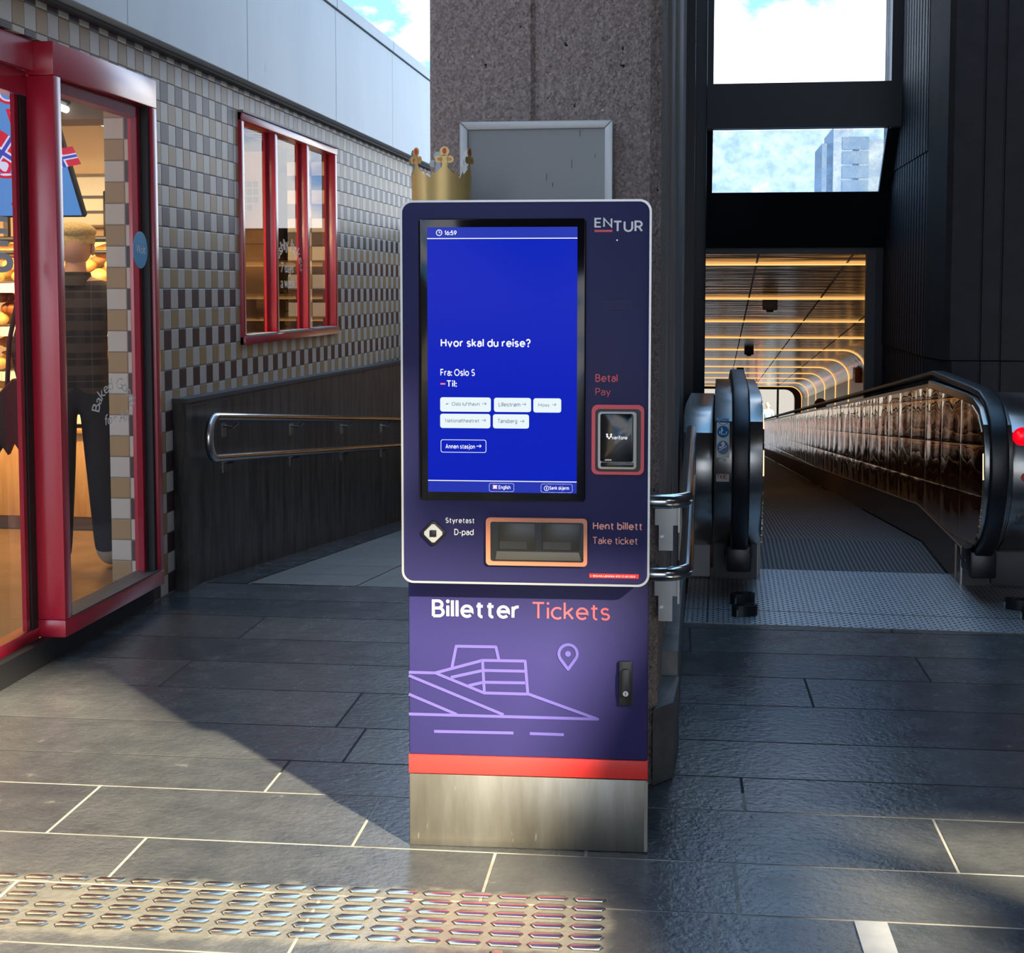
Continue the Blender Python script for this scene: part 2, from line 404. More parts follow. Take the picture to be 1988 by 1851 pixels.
def glass(name, tint=(1, 1, 1), k=1.7, dirt=None):
    m = bpy.data.materials.new(name); m.use_nodes = True; n = m.node_tree; n.nodes.clear()
    o = n.nodes.new('ShaderNodeOutputMaterial'); t = n.nodes.new('ShaderNodeBsdfTransparent'); g = n.nodes.new('ShaderNodeBsdfGlossy')
    t.inputs[0].default_value = (*tint, 1); g.inputs['Roughness'].default_value = 0.0
    fr = n.nodes.new('ShaderNodeFresnel'); fr.inputs[0].default_value = 1.5
    ge = n.nodes.new('ShaderNodeNewGeometry')
    front = mth(n, 'SUBTRACT', 1.0, ge.outputs['Backfacing'])
    fac = mth(n, 'MINIMUM', mth(n, 'MULTIPLY', mth(n, 'MULTIPLY', fr.outputs[0], k), front), 0.9)
    mxs = n.nodes.new('ShaderNodeMixShader'); n.links.new(fac, mxs.inputs[0]); n.links.new(t.outputs[0], mxs.inputs[1]); n.links.new(g.outputs[0], mxs.inputs[2])
    last = mxs.outputs[0]
    if dirt:   # (amount, colour)
        tcn = n.nodes.new('ShaderNodeTexCoord'); mpn = n.nodes.new('ShaderNodeMapping'); n.links.new(tcn.outputs['Object'], mpn.inputs[0]); mpn.inputs['Scale'].default_value = (2.2, 2.2, .9)
        tx = n.nodes.new('ShaderNodeTexNoise'); n.links.new(mpn.outputs[0], tx.inputs['Vector']); tx.inputs['Scale'].default_value = 3.5; tx.inputs['Detail'].default_value = 9; tx.inputs['Roughness'].default_value = .7
        df = n.nodes.new('ShaderNodeBsdfTranslucent'); df.inputs[0].default_value = (*dirt[1], 1)
        f2 = mth(n, 'MULTIPLY', mth(n, 'SUBTRACT', tx.outputs['Fac'], .28), dirt[0] * 2.2)
        f2 = mth(n, 'MAXIMUM', mth(n, 'MINIMUM', f2, .85), 0.0)
        m2 = n.nodes.new('ShaderNodeMixShader'); n.links.new(f2, m2.inputs[0]); n.links.new(last, m2.inputs[1]); n.links.new(df.outputs[0], m2.inputs[2]); last = m2.outputs[0]
    n.links.new(last, o.inputs[0])
    return m
def emit(name, col, s=1.0):
    return mat(name, (.02, .02, .02), .35, emis=(col, s))

M = {}
M['navy'] = mat('navy_powder_coat', (.029, .028, .105), .45, spec=.22, bump=(900, .05, .0005))
M['navy2'] = mat('navy_cabinet_coat', (.030, .026, .118), .45, spec=.25, bump=(900, .05, .0005))
M['lilac'] = mat('lilac_print', (.105, .084, .34), .45)
M['white'] = mat('white_print', (.92, .92, .93), .5)
M['coral'] = mat('coral_print', (.90, .125, .145), .5)
M['salmon'] = mat('salmon_print', (.97, .42, .35), .5)
M['red_stripe'] = mat('red_stripe_coat', (.78, .04, .035), .4)
M['silver'] = mat('silver_edge', (.62, .61, .60), .35, metal=.6)
M['black'] = mat('black_plastic', (.012, .012, .014), .35)
M['blackglass'] = mat('black_glass', (.006, .006, .008), .08)
M['rubber'] = mat('black_rubber', (.010, .011, .014), .38, spec=.5)
M['red'] = mat('red_lacquer', (.48, .013, .042), .30, spec=.5, coat=1.0)
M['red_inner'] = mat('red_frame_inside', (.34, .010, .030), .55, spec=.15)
M['gasket'] = mat('black_gasket', (.010, .010, .012), .6)
M['glass'] = glass('clear_glass', (.97, .98, .98), 1.0)
M['skyglass'] = glass('sky_glass', (.97, .99, 1), 1.0, dirt=(.10, (.9, .93, 1)))
M['dirtyglass'] = glass('dusty_glass', (.64, .73, .80), 1.0, dirt=(.60, (.50, .60, .70)))
M['steel'] = mat('brushed_steel', (.36, .35, .33), .26, metal=1, var=(3, (.30, .29, .275), (.40, .39, .37)), scale=(1, 1, .3), aniso=.6)
M['polished'] = mat('polished_steel', (.62, .61, .60), .16, metal=1)
M['plinth'] = mat('stained_steel', (.40, .37, .31), .40, metal=.85, var=(5, (.24, .22, .175), (.44, .42, .37)), scale=(1.6, 1, .25), spots=(42, .70, (.60, .56, .47)), bump=(160, .08, .001))
M['granite'] = mat('dark_granite', (.03, .03, .03), .42, var=(6, (.010, .010, .011), (.095, .090, .084)), scale=(3, 2.4, .45), bump=(30, .15, .003), spec=.4)
M['copper'] = mat('gold_card', (.70, .47, .17), .34, metal=.35, spec=.5)
M['paper'] = mat('white_card', (.72, .70, .66), .6)
M['gem_red'] = mat('printed_red_gem', (.70, .05, .03), .35)
M['gem_orange'] = mat('printed_orange_gem', (.85, .28, .08), .35)
M['orange_frame'] = mat('orange_tray_frame', (.76, .28, .15), .5)
M['alu'] = mat('matt_aluminium', (.52, .53, .53), .42, metal=.35)
M['poster'] = mat('grey_poster_sheet', (.215, .225, .228), .30, spots=(3, .72, (.13, .15, .16)), spec=.5)
M['cream_plastic'] = mat('cream_plastic', (.66, .63, .56), .4)
M['grey'] = mat('grey_pad', (.55, .55, .55), .4)
M['dark'] = mat('dark_painted_metal', (.008, .009, .012), .45)
M['darkgrey'] = mat('dark_grey_metal', (.06, .06, .066), .5)
M['lightgrey'] = mat('pale_grey_metal', (.36, .36, .37), .5)
M['wood'] = mat('pale_wood', (.55, .30, .10), .5, var=(4, (.45, .22, .065), (.62, .36, .13)), scale=(7, 7, .6))
M['bakery_floor'] = mat('brown_floor_tile', (.20, .12, .07), .35, var=(3, (.15, .09, .05), (.25, .16, .09)))
M['bakery_wall'] = mat('warm_plaster', (.66, .50, .33), .7)
M['bakery_dark'] = mat('brown_ceiling', (.16, .12, .09), .7)
M['card'] = mat('brown_cardboard', (.30, .17, .08), .8, var=(3, (.25, .14, .065), (.34, .20, .10)))
M['price'] = mat('price_card', (.80, .74, .56), .6)
M['ink'] = mat('dark_ink', (.03, .03, .035), .6)
M['sticker_blue'] = mat('sticker_blue', (.02, .33, .62), .4)
M['safety_blue'] = mat('safety_blue', (.012, .13, .30), .4)
M['redink'] = mat('red_ink', (.60, .05, .04), .5)
M['vinyl'] = mat('pale_vinyl', (.90, .88, .84), .5)
M['vinyl_grey'] = mat('grey_vinyl', (.70, .74, .78), .5)
M['bar'] = mat('stud_steel', (.66, .63, .56), .22, metal=1)
M['white_stone'] = mat('white_marker_stone', (.36, .37, .39), .6, var=(9, (.31, .32, .34), (.41, .42, .43)))
M['skin'] = mat('skin', (.55, .30, .20), .5)
M['hair_brown'] = mat('auburn_hair', (.16, .055, .025), .5, bump=(160, .4, .004))
M['lamp_red'] = mat('red_lamp', (.6, .0, .005), .2, emis=((1, .0, .012), 1.0))
M['tray_inner'] = mat('dark_tray_panel', (.035, .033, .027), .3)
M['tower'] = mat('tower_render', (.42, .40, .40), .7)
M['tower_dark'] = mat('tower_dark_panels', (.20, .22, .26), .6)
M['fascia'] = mat('pale_metal_fascia', (.58, .68, .74), .42, metal=.1, var=(1.5, (.53, .64, .70), (.61, .71, .76)), scale=(1, 1, .4), spots=(9, .74, (.46, .54, .58)))

# slate floor: each slab keeps its own tone, rough cleft surface, semi gloss
def slate(name, c0, c1, rough, wear=False):
    m = mat(name, c0, rough, bump=(55, .35, .006)); n, b = nodes_of(m)
    g = n.nodes.new('ShaderNodeNewGeometry'); tcn = n.nodes.new('ShaderNodeTexCoord')
    t = n.nodes.new('ShaderNodeTexNoise'); n.links.new(tcn.outputs['Object'], t.inputs['Vector']); t.inputs['Scale'].default_value = 7; t.inputs['Detail'].default_value = 8; t.inputs['Roughness'].default_value = .68
    f = mth(n, 'ADD', mth(n, 'MULTIPLY', g.outputs['Random Per Island'], .35), mth(n, 'MULTIPLY', t.outputs['Fac'], .75))
    r = n.nodes.new('ShaderNodeValToRGB'); n.links.new(f, r.inputs[0])
    r.color_ramp.elements[0].position = .25; r.color_ramp.elements[0].color = (*c0, 1)
    r.color_ramp.elements[1].position = .85; r.color_ramp.elements[1].color = (*c1, 1)
    # pale worn scuffs
    t2 = n.nodes.new('ShaderNodeTexNoise'); n.links.new(tcn.outputs['Object'], t2.inputs['Vector']); t2.inputs['Scale'].default_value = 14; t2.inputs['Detail'].default_value = 4
    mr = n.nodes.new('ShaderNodeMapRange'); n.links.new(t2.outputs['Fac'], mr.inputs[0]); mr.inputs[1].default_value = .70; mr.inputs[2].default_value = .74; mr.inputs[4].default_value = .6
    x = n.nodes.new('ShaderNodeMix'); x.data_type = 'RGBA'; n.links.new(mr.outputs[0], x.inputs[0]); n.links.new(r.outputs[0], x.inputs[6]); x.inputs[7].default_value = (.17, .165, .15, 1)
    col_out = x.outputs[2]
    if wear:   # pale worn bed around the guidance bars (object space of the floor)
        s2 = n.nodes.new('ShaderNodeNewGeometry'); s3 = n.nodes.new('ShaderNodeSeparateXYZ'); n.links.new(s2.outputs['Position'], s3.inputs[0])
        yy = mth(n, 'SUBTRACT', s3.outputs['Y'], mth(n, 'MULTIPLY', s3.outputs['X'], .034))
        edge = mth(n, 'SUBTRACT', .175, mth(n, 'ABSOLUTE', mth(n, 'SUBTRACT', yy, 3.265))); ex = mth(n, 'SUBTRACT', -.185, s3.outputs['X'])
        e2 = mth(n, 'MINIMUM', edge, ex); jit = mth(n, 'MULTIPLY', mth(n, 'SUBTRACT', t2.outputs['Fac'], .5), .10)
        w_ = n.nodes.new('ShaderNodeMapRange'); n.links.new(mth(n, 'ADD', e2, jit), w_.inputs[0]); w_.inputs[1].default_value = 0.0; w_.inputs[2].default_value = .035; w_.inputs[4].default_value = .62
        x2 = n.nodes.new('ShaderNodeMix'); x2.data_type = 'RGBA'; n.links.new(mth(n, 'MULTIPLY', w_.outputs[0], mth(n, 'ADD', .35, t.outputs['Fac'])), x2.inputs[0]); n.links.new(col_out, x2.inputs[6]); x2.inputs[7].default_value = (.27, .25, .20, 1); col_out = x2.outputs[2]
    n.links.new(col_out, b.inputs['Base Color'])
    rr2 = mth(n, 'ADD', mth(n, 'MULTIPLY', t.outputs['Fac'], .35), rough - .17); n.links.new(rr2, b.inputs['Roughness'])
    return m
M['slate'] = slate('slate_slabs', (.034, .039, .046), (.110, .111, .107), .24, True)
M['ramp_tile'] = slate('pale_ramp_tiles', (.17, .15, .125), (.24, .215, .185), .5)
M['dark_grout'] = mat('shaded_grout', (.012, .012, .013), .8)  # same grout for the far rows, their shade put into the colour
M['grout'] = mat('pale_grout', (.40, .37, .31), .8, var=(5, (.22, .20, .17), (.48, .45, .38)))

# checkered glazed wall tile: 98 mm squares, rows alternate brown/cream and cream/tan
TS = .0985
def tiles():
    m = mat('checker_wall_tile', (.6, .55, .48), .38, spec=.35); n, b = nodes_of(m)
    g = n.nodes.new('ShaderNodeNewGeometry'); s = n.nodes.new('ShaderNodeSeparateXYZ'); n.links.new(g.outputs['Position'], s.inputs[0])
    u = mth(n, 'DIVIDE', mth(n, 'ADD', mth(n, 'SUBTRACT', s.outputs['Y'], s.outputs['X']), 100 - 1.43), TS)
    v = mth(n, 'DIVIDE', mth(n, 'ADD', s.outputs['Z'], 100 * TS - 1.48), TS)
    iu = mth(n, 'FLOOR', u); iv = mth(n, 'FLOOR', v)
    pu = mth(n, 'MODULO', iu, 2.0); pv = mth(n, 'MODULO', iv, 2.0)      # pv 1 -> brown row
    same = mth(n, 'ABSOLUTE', mth(n, 'SUBTRACT', pu, pv))             # 1: dark cell
    def mixc(fac, a, c):
        x = n.nodes.new('ShaderNodeMix'); x.data_type = 'RGBA'
        if isinstance(fac, float): x.inputs[0].default_value = fac
        else: n.links.new(fac, x.inputs[0])
        for i, q in ((6, a), (7, c)):
            if isinstance(q, tuple): x.inputs[i].default_value = (*q, 1)
            else: n.links.new(q, x.inputs[i])
        return x.outputs[2]
    accent = mixc(pv, (.40, .265, .125), (.062, .030, .030))
    base = mixc(same, (.58, .54, .475), accent)
    fu = mth(n, 'ABSOLUTE', mth(n, 'SUBTRACT', mth(n, 'FRACT', u), .5)); fv = mth(n, 'ABSOLUTE', mth(n, 'SUBTRACT', mth(n, 'FRACT', v), .5))
    e = mth(n, 'GREATER_THAN', mth(n, 'MAXIMUM', fu, fv), .478)
    col = mixc(e, base, (.20, .19, .175))
    n.links.new(col, b.inputs['Base Color'])
    n.links.new(mth(n, 'ADD', mth(n, 'MULTIPLY', e, .4), .38), b.inputs['Roughness'])
    sm = n.nodes.new('ShaderNodeMapRange'); n.links.new(mth(n, 'MAXIMUM', fu, fv), sm.inputs[0]); sm.inputs[1].default_value = .44; sm.inputs[2].default_value = .49; sm.inputs[3].default_value = 1; sm.inputs[4].default_value = 0
    bp = n.nodes.new('ShaderNodeBump'); bp.inputs['Strength'].default_value = .5; bp.inputs['Distance'].default_value = .002
    n.links.new(sm.outputs[0], bp.inputs['Height']); n.links.new(bp.outputs[0], b.inputs['Normal'])
    return m
M['tiles'] = tiles()

# washed concrete with exposed pebbles
def pebble(name, c0, c1, c2):
    m = mat(name, c0, .75, spec=.3); n, b = nodes_of(m); tcn = n.nodes.new('ShaderNodeTexCoord')
    vo = n.nodes.new('ShaderNodeTexVoronoi'); n.links.new(tcn.outputs['Object'], vo.inputs['Vector']); vo.inputs['Scale'].default_value = 150
    t = n.nodes.new('ShaderNodeTexNoise'); n.links.new(tcn.outputs['Object'], t.inputs['Vector']); t.inputs['Scale'].default_value = 60; t.inputs['Detail'].default_value = 6
    r = n.nodes.new('ShaderNodeValToRGB'); n.links.new(vo.outputs['Color'], r.inputs[0])
    r.color_ramp.elements[0].position = .0; r.color_ramp.elements[0].color = (*c0, 1)
    r.color_ramp.elements[1].position = .95; r.color_ramp.elements[1].color = (*c1, 1)
    q = r.color_ramp.elements.new(.99); q.color = (*c2, 1)
    t3 = n.nodes.new('ShaderNodeTexNoise'); n.links.new(tcn.outputs['Object'], t3.inputs['Vector']); t3.inputs['Scale'].default_value = 38; t3.inputs['Detail'].default_value = 3
    mr = n.nodes.new('ShaderNodeMapRange'); n.links.new(t3.outputs['Fac'], mr.inputs[0]); mr.inputs[1].default_value = .30; mr.inputs[2].default_value = .27
    x = n.nodes.new('ShaderNodeMix'); x.data_type = 'RGBA'; n.links.new(mr.outputs[0], x.inputs[0]); n.links.new(r.outputs[0], x.inputs[6]); x.inputs[7].default_value = (.01, .009, .009, 1)
    n.links.new(x.outputs[2], b.inputs['Base Color'])
    hgt = mth(n, 'ADD', mth(n, 'MULTIPLY', t.outputs['Fac'], .9), mth(n, 'MULTIPLY', t3.outputs['Fac'], 1.2))
    bp = n.nodes.new('ShaderNodeBump'); bp.inputs['Strength'].default_value = 1.0; bp.inputs['Distance'].default_value = .010
    n.links.new(hgt, bp.inputs['Height']); n.links.new(bp.outputs[0], b.inputs['Normal'])
    return m
M['pebble'] = pebble('exposed_pebble_concrete', (.175, .134, .120), (.40, .32, .29), (.68, .60, .55))
M['smooth_concrete'] = mat('smooth_concrete', (.30, .26, .24), .7, var=(4, (.22, .19, .175), (.34, .30, .28)), bump=(25, .15, .004), scale=(1, 1, .4))
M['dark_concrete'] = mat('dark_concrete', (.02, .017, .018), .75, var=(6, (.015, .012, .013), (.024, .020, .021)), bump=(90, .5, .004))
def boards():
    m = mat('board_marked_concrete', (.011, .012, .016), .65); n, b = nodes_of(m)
    g = n.nodes.new('ShaderNodeNewGeometry'); s = n.nodes.new('ShaderNodeSeparateXYZ'); n.links.new(g.outputs['Position'], s.inputs[0])
    w = mth(n, 'SINE', mth(n, 'MULTIPLY', s.outputs['Y'], 46.0))
    t = n.nodes.new('ShaderNodeTexNoise'); n.links.new(g.outputs['Position'], t.inputs['Vector']); t.inputs['Scale'].default_value = 30
    bp = n.nodes.new('ShaderNodeBump'); bp.inputs['Strength'].default_value = .9; bp.inputs['Distance'].default_value = .02
    n.links.new(mth(n, 'ADD', w, mth(n, 'MULTIPLY', t.outputs['Fac'], .8)), bp.inputs['Height']); n.links.new(bp.outputs[0], b.inputs['Normal'])
    return m
M['boards'] = boards()

def ribbed(name, ca, cb, period, metal, rough, axis='X', dist=.003):
    m = mat(name, ca, rough, metal=metal); n, b = nodes_of(m); tcn = n.nodes.new('ShaderNodeTexCoord'); s = n.nodes.new('ShaderNodeSeparateXYZ'); n.links.new(tcn.outputs['Object'], s.inputs[0])
    f = mth(n, 'FRACT', mth(n, 'DIVIDE', s.outputs[axis], period)); e = mth(n, 'GREATER_THAN', f, .5)
    x = n.nodes.new('ShaderNodeMix'); x.data_type = 'RGBA'; n.links.new(e, x.inputs[0]); x.inputs[6].default_value = (*ca, 1); x.inputs[7].default_value = (*cb, 1); n.links.new(x.outputs[2], b.inputs['Base Color'])
    return m
M['belt'] = ribbed('ribbed_pallets', (.010, .009, .009), (.15, .135, .125), .024, 0, .55)
def tread():
    m = mat('tread_plate_steel', (.42, .43, .45), .42, metal=.9); n, b = nodes_of(m); tcn = n.nodes.new('ShaderNodeTexCoord')
    br = n.nodes.new('ShaderNodeTexBrick'); n.links.new(tcn.outputs['Object'], br.inputs['Vector']); br.inputs['Scale'].default_value = 1
    br.inputs['Brick Width'].default_value = .046; br.inputs['Row Height'].default_value = .022; br.inputs['Mortar Size'].default_value = .0052; br.inputs['Mortar Smooth'].default_value = .6
    bp = n.nodes.new('ShaderNodeBump'); bp.inputs['Strength'].default_value = 1.0; bp.inputs['Distance'].default_value = .003; bp.invert = True
    n.links.new(br.outputs['Fac'], bp.inputs['Height']); n.links.new(bp.outputs[0], b.inputs['Normal'])
    x = n.nodes.new('ShaderNodeMix'); x.data_type = 'RGBA'; n.links.new(br.outputs['Fac'], x.inputs[0]); x.inputs[6].default_value = (.66, .67, .69, 1); x.inputs[7].default_value = (.16, .155, .15, 1); n.links.new(x.outputs[2], b.inputs['Base Color'])
    return m
M['tread'] = tread()
# mirror-bright bronze balustrade cladding, dented sheet by sheet
def bronze():
    m = mat('mirror_bronze_sheet', (.64, .41, .25), .035, metal=1); n, b = nodes_of(m); tcn = n.nodes.new('ShaderNodeTexCoord'); s = n.nodes.new('ShaderNodeSeparateXYZ'); n.links.new(tcn.outputs['Object'], s.inputs[0])
    zz = mth(n, 'ADD', s.outputs['Z'], mth(n, 'MULTIPLY', s.outputs['Y'], .09))
    a = mth(n, 'ABSOLUTE', mth(n, 'SINE', mth(n, 'MULTIPLY', s.outputs['Y'], pi / .62))); c = mth(n, 'ABSOLUTE', mth(n, 'SINE', mth(n, 'MULTIPLY', zz, pi / .235)))
    t = n.nodes.new('ShaderNodeTexNoise'); n.links.new(tcn.outputs['Object'], t.inputs['Vector']); t.inputs['Scale'].default_value = 3.2; t.inputs['Detail'].default_value = 1
    h = mth(n, 'ADD', mth(n, 'MULTIPLY', mth(n, 'MULTIPLY', mth(n, 'POWER', a, .35), mth(n, 'POWER', c, .35)), 1.0), mth(n, 'MULTIPLY', t.outputs['Fac'], 3.0))
    bp = n.nodes.new('ShaderNodeBump'); bp.inputs['Strength'].default_value = .45; bp.inputs['Distance'].default_value = .010
    n.links.new(h, bp.inputs['Height']); n.links.new(bp.outputs[0], b.inputs['Normal'])
    return m
M['bronze'] = bronze()
def wavy(name, col, rough, amt):
    m = mat(name, col, rough, metal=.9); n, b = nodes_of(m); tcn = n.nodes.new('ShaderNodeTexCoord'); mpn = n.nodes.new('ShaderNodeMapping'); n.links.new(tcn.outputs['Object'], mpn.inputs[0]); mpn.inputs['Scale'].default_value = (.7, 3.0, 3.0)
    t = n.nodes.new('ShaderNodeTexNoise'); n.links.new(mpn.outputs[0], t.inputs['Vector']); t.inputs['Scale'].default_value = 1.3; t.inputs['Detail'].default_value = 2
    bp = n.nodes.new('ShaderNodeBump'); bp.inputs['Strength'].default_value = amt; bp.inputs['Distance'].default_value = .03
    n.links.new(t.outputs['Fac'], bp.inputs['Height']); n.links.new(bp.outputs[0], b.inputs['Normal'])
    return m
M['tunnel_metal'] = wavy('tunnel_ceiling_sheet', (.42, .325, .28), .20, .45)
M['tunnel_wall'] = mat('tunnel_wall_panel', (.36, .28, .25), .35, metal=.2)
M['strip'] = emit('warm_light_strip', (1.0, .50, .15), 1.5)
M['display'] = mat('blue_display', (.0, .0, .02), .10, spec=.08, emis=((.0006, .012, .47), 1.0))
M['display_bar'] = mat('blue_display_bar', (.0, .0, .02), .10, spec=.08, emis=((.018, .035, .42), 1.0))
M['ui_white'] = emit('lit_white', (.92, .94, 1.0), 1.0)
M['ui_button'] = emit('lit_button', (.78, .88, .92), 1.0)
M['ui_pink'] = emit('lit_pink', (1.0, .16, .32), 1.0)
M['ui_ink'] = emit('lit_ink', (.09, .12, .22), 1.0)
M['tv_blue'] = emit('lit_sky_blue', (.08, .27, .66), 1.0)
M['tv_red'] = emit('lit_red', (.62, .015, .05), 1.0)
M['tv_white'] = emit('lit_pale', (.72, .68, .95), 1.0)
M['tv_navy'] = emit('lit_navy', (.03, .07, .48), 1.0)
M['tube_white'] = emit('white_tube', (1, .95, .80), 3.0)

# ================================================================== SETTING
# --- slate floor
ROT = Matrix.Rotation(R(1.0), 4, 'Z')
rows = [2.0, 2.36, 2.70, 3.035, 3.362, 3.672, 4.05, 4.336, 4.69, 5.108, 5.49, 5.86, 6.27, 6.62, 6.97]
f = MB(); f.mi = 0
rng = random.Random(3)
def slab(mb, x0, x1, y0, y1, z=0.0, th=.004): mb.box(x0, x1, y0, y1, z - th, z)
for a in range(len(rows) - 1):
    y0, y1 = rows[a], rows[a + 1]; x = -3.3 + rng.random() * .5
    while x < 4.3:
        w = rng.choice((.62, .78, .95, .85)) if y0 < 3.9 else rng.choice((1.4, 1.9, 2.4))
        cuts = (x, x + w)
        # the pillar and comb plate stand on top of or beside the slabs
        slab(f, cuts[0], cuts[1] - .009, y0, y1 - .009)
        x += w
y = 2.0
while y > -9:
    x = -2.7
    while x < 4.4:
        slab(f, x, x + .893, y - .393, y - .007); x += .9
    y -= .4
bmesh.ops.transform(f.bm, matrix=ROT, verts=f.bm.verts[:])
f.mi = 1; f.box(-2.72, 4.6, -9.2, 4.20, -.30, -.0012); f.mi = 2; f.box(-2.72, 4.6, 4.20, 6.93, -.30, -.0012)
fl = build('floor', f, [M['slate'], M['grout'], M['dark_grout']], smooth=0)
tag(fl, 'dark slate plank floor of the station hall', 'floor', kind='structure')

# --- ramp going down along the left wall
rp_ = MB(); sl = -.095
RY0 = 6.93
def zr(y): return sl * (y - RY0)
rp_.mi = 0
for i in range(14):
    for j in range(4):
        x0 = -2.25 + j * .56; x1 = min(x0 + .553, -.10); y0 = RY0 + .02 + i * .5; y1 = y0 + .493
        for pts in [[(x0, y0), (x1, y0), (x1, y1), (x0, y1)]]:
            rp_.face([(p[0], p[1], zr(p[1])) for p in pts])
rp_.mi = 1
rp_.prism([(RY0, -.006), (14.2, zr(14.2) - .006), (14.2, zr(14.2) - .2), (RY0, -.2)], -2.48, -.10, 'yz')
rp_.mi = 2
for i in range(8):
    y0 = RY0 + i * .9; y1 = y0 + .893
    rp_.face([(-2.48, y0, zr(y0) + .001), (-2.257, y0, zr(y0) + .001), (-2.257, y1, zr(y1) + .001), (-2.48, y1, zr(y1) + .001)])
tag(build('floor_ramp', rp_, [M['ramp_tile'], M['grout'], M['slate']], smooth=0), 'pale tiled ramp sloping down beside the granite wall', 'ramp', kind='structure')

# --- left building: tiled wall
XT = -2.55
w = MB()
w.box(XT - .197, XT, 6.44, 7.80, 0, 2.62)
w.box(XT - .34, XT, 7.80, 9.92, -.3, 1.165)
w.box(XT - .34, XT, 7.80, 9.92, 2.455, 2.62)
w.box(XT - .34, XT, 9.92, 16, -1.0, 2.62)
w.box(XT - .197, XT, 2.0, 6.44, 2.44, 2.62)
tag(build('wall_left', w, M['tiles'], smooth=0), 'checkered brown, tan and cream tiled shop wall', 'wall', kind='structure')
w = MB(); w.box(-2.9, -2.6, -9, 2.0, 0, 3.4)
tag(build('wall_rear', w, M['smooth_concrete'], smooth=0), 'plain wall of the hall behind the viewer on the left', 'wall', kind='structure')
# fascia above it, in sheets with standing joints, dark soffit below and a coping strip on top
w = MB(); XF = -2.45
js = [1.0, 2.7, 4.36, 6.02, 7.68, 9.6, 11.4, 13.3, 16.2]
for a, b in zip(js[:-1], js[1:]):
    w.box(XF - .06, XF, a + .0012, b - .0012, 2.605, 3.350, bev=.004)
    w.box(XF - .5, XF + .012, a + .004, b - .004, 3.356, 3.440, bev=.004)
w.mi = 1
w.box(XF - .45, XF - .06, 1.0, 16.2, 2.62, 3.40)
w.box(XF - .10, XF - .055, 1.0, 16.2, 2.59, 2.63)
tag(build('trim_1', w, [M['fascia'], M['darkgrey']], smooth=0), 'pale blue-grey sheet metal fascia above the tiled wall', 'fascia', kind='structure')

# --- red window unit of the bakery
win = empty('window_1', (-2.5, 5.37, .09), 0, 'red framed bakery window with white lettering and a round blue sticker', 'window', kind='structure')
XO = -2.49; Y0, Y1 = 5.37, 6.44
f = MB()
f.box(XO - .12, XO, Y0, Y0 + .065, .166, 2.304, bev=.004)       # near post
f.box(XO - .12, XO, Y1 - .058, Y1, .166, 2.304, bev=.004)       # far post
f.box(XO - .12, XO, Y0, Y1, 2.305, 2.435, bev=.004)      # header
f.box(XO - .12, XO, Y0, Y1, .095, .165, bev=.004)        # bottom rail
build('window_frame', f, M['red'], win, world=True)
f = MB()
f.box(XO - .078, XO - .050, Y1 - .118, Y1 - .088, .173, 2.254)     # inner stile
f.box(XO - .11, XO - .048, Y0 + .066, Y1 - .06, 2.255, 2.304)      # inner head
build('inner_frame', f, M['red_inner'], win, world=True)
f = MB(); f.box(XO - .052, XO - .013, Y1 - .086, Y1 - .0585, .173, 2.304)
build('gasket', f, M['gasket'], win, world=True)
f = MB(); f.box(XO - .046, XO - .040, Y0 + .066, Y1 - .087, .173, 2.30)
build('window_pane', f, M['glass'], win, world=True, smooth=0)
f = MB(); f.box(XO - .10, XO + .004, Y0 + .066, Y1 - .0585, .1655, .172)
build('window_sill', f, M['darkgrey'], win, world=True)
XL = XO - .0390
f = MB()
c0 = at_x(212, 815, XL)
pA = at_x(178, 812, XL); pB = at_x(266, 795, XL); pT = at_x(222, 742, XL)
cy_ = (pA.y + pB.y) / 2
rad = (pB.y - pA.y) / 2 * .92; hgt = pT.z - pA.z
f.arc_text('Baked Goods', cy_, pA.z + .005, .102, 170, 6, .072, XL, 'yz', .0, asp=(pB.y - pA.y) / 2 / .150)
q0 = at_x(204, 826, XL); q1 = at_x(250, 795, XL)
f.text('for All', q0.y, q1.y, q0.z, q1.z, XL, 'yz', .004)
build('lettering', f, M['vinyl'], win, world=True, smooth=0)
XS = XO - .0125
sc_ = at_x(272, 485, XS); hh = at_x(272, 449, XS).z - sc_.z
f = MB(); f.lathe([(0.001, 0), (hh, 0), (hh, .002), (0.001, .002)], (XS, sc_.y, sc_.z), 28, 'x')
stk = build('sticker', f, M['sticker_blue'], win, world=True)
f = MB(); f.text('Wolt', sc_.y - hh * .62, sc_.y + hh * .66, sc_.z - hh * .20, sc_.z + hh * .28, XS + .0028, 'yz', .002)
build('sticker_lettering', f, M['white'], stk, world=True, smooth=0)
f = MB(); f.box(XO - .10, XO - .055, Y0 - .5, Y1, 0, .096)
tag(build('baseboard_left', f, M['gasket']), 'black recessed plinth under the red shop front', 'plinth', kind='structure')

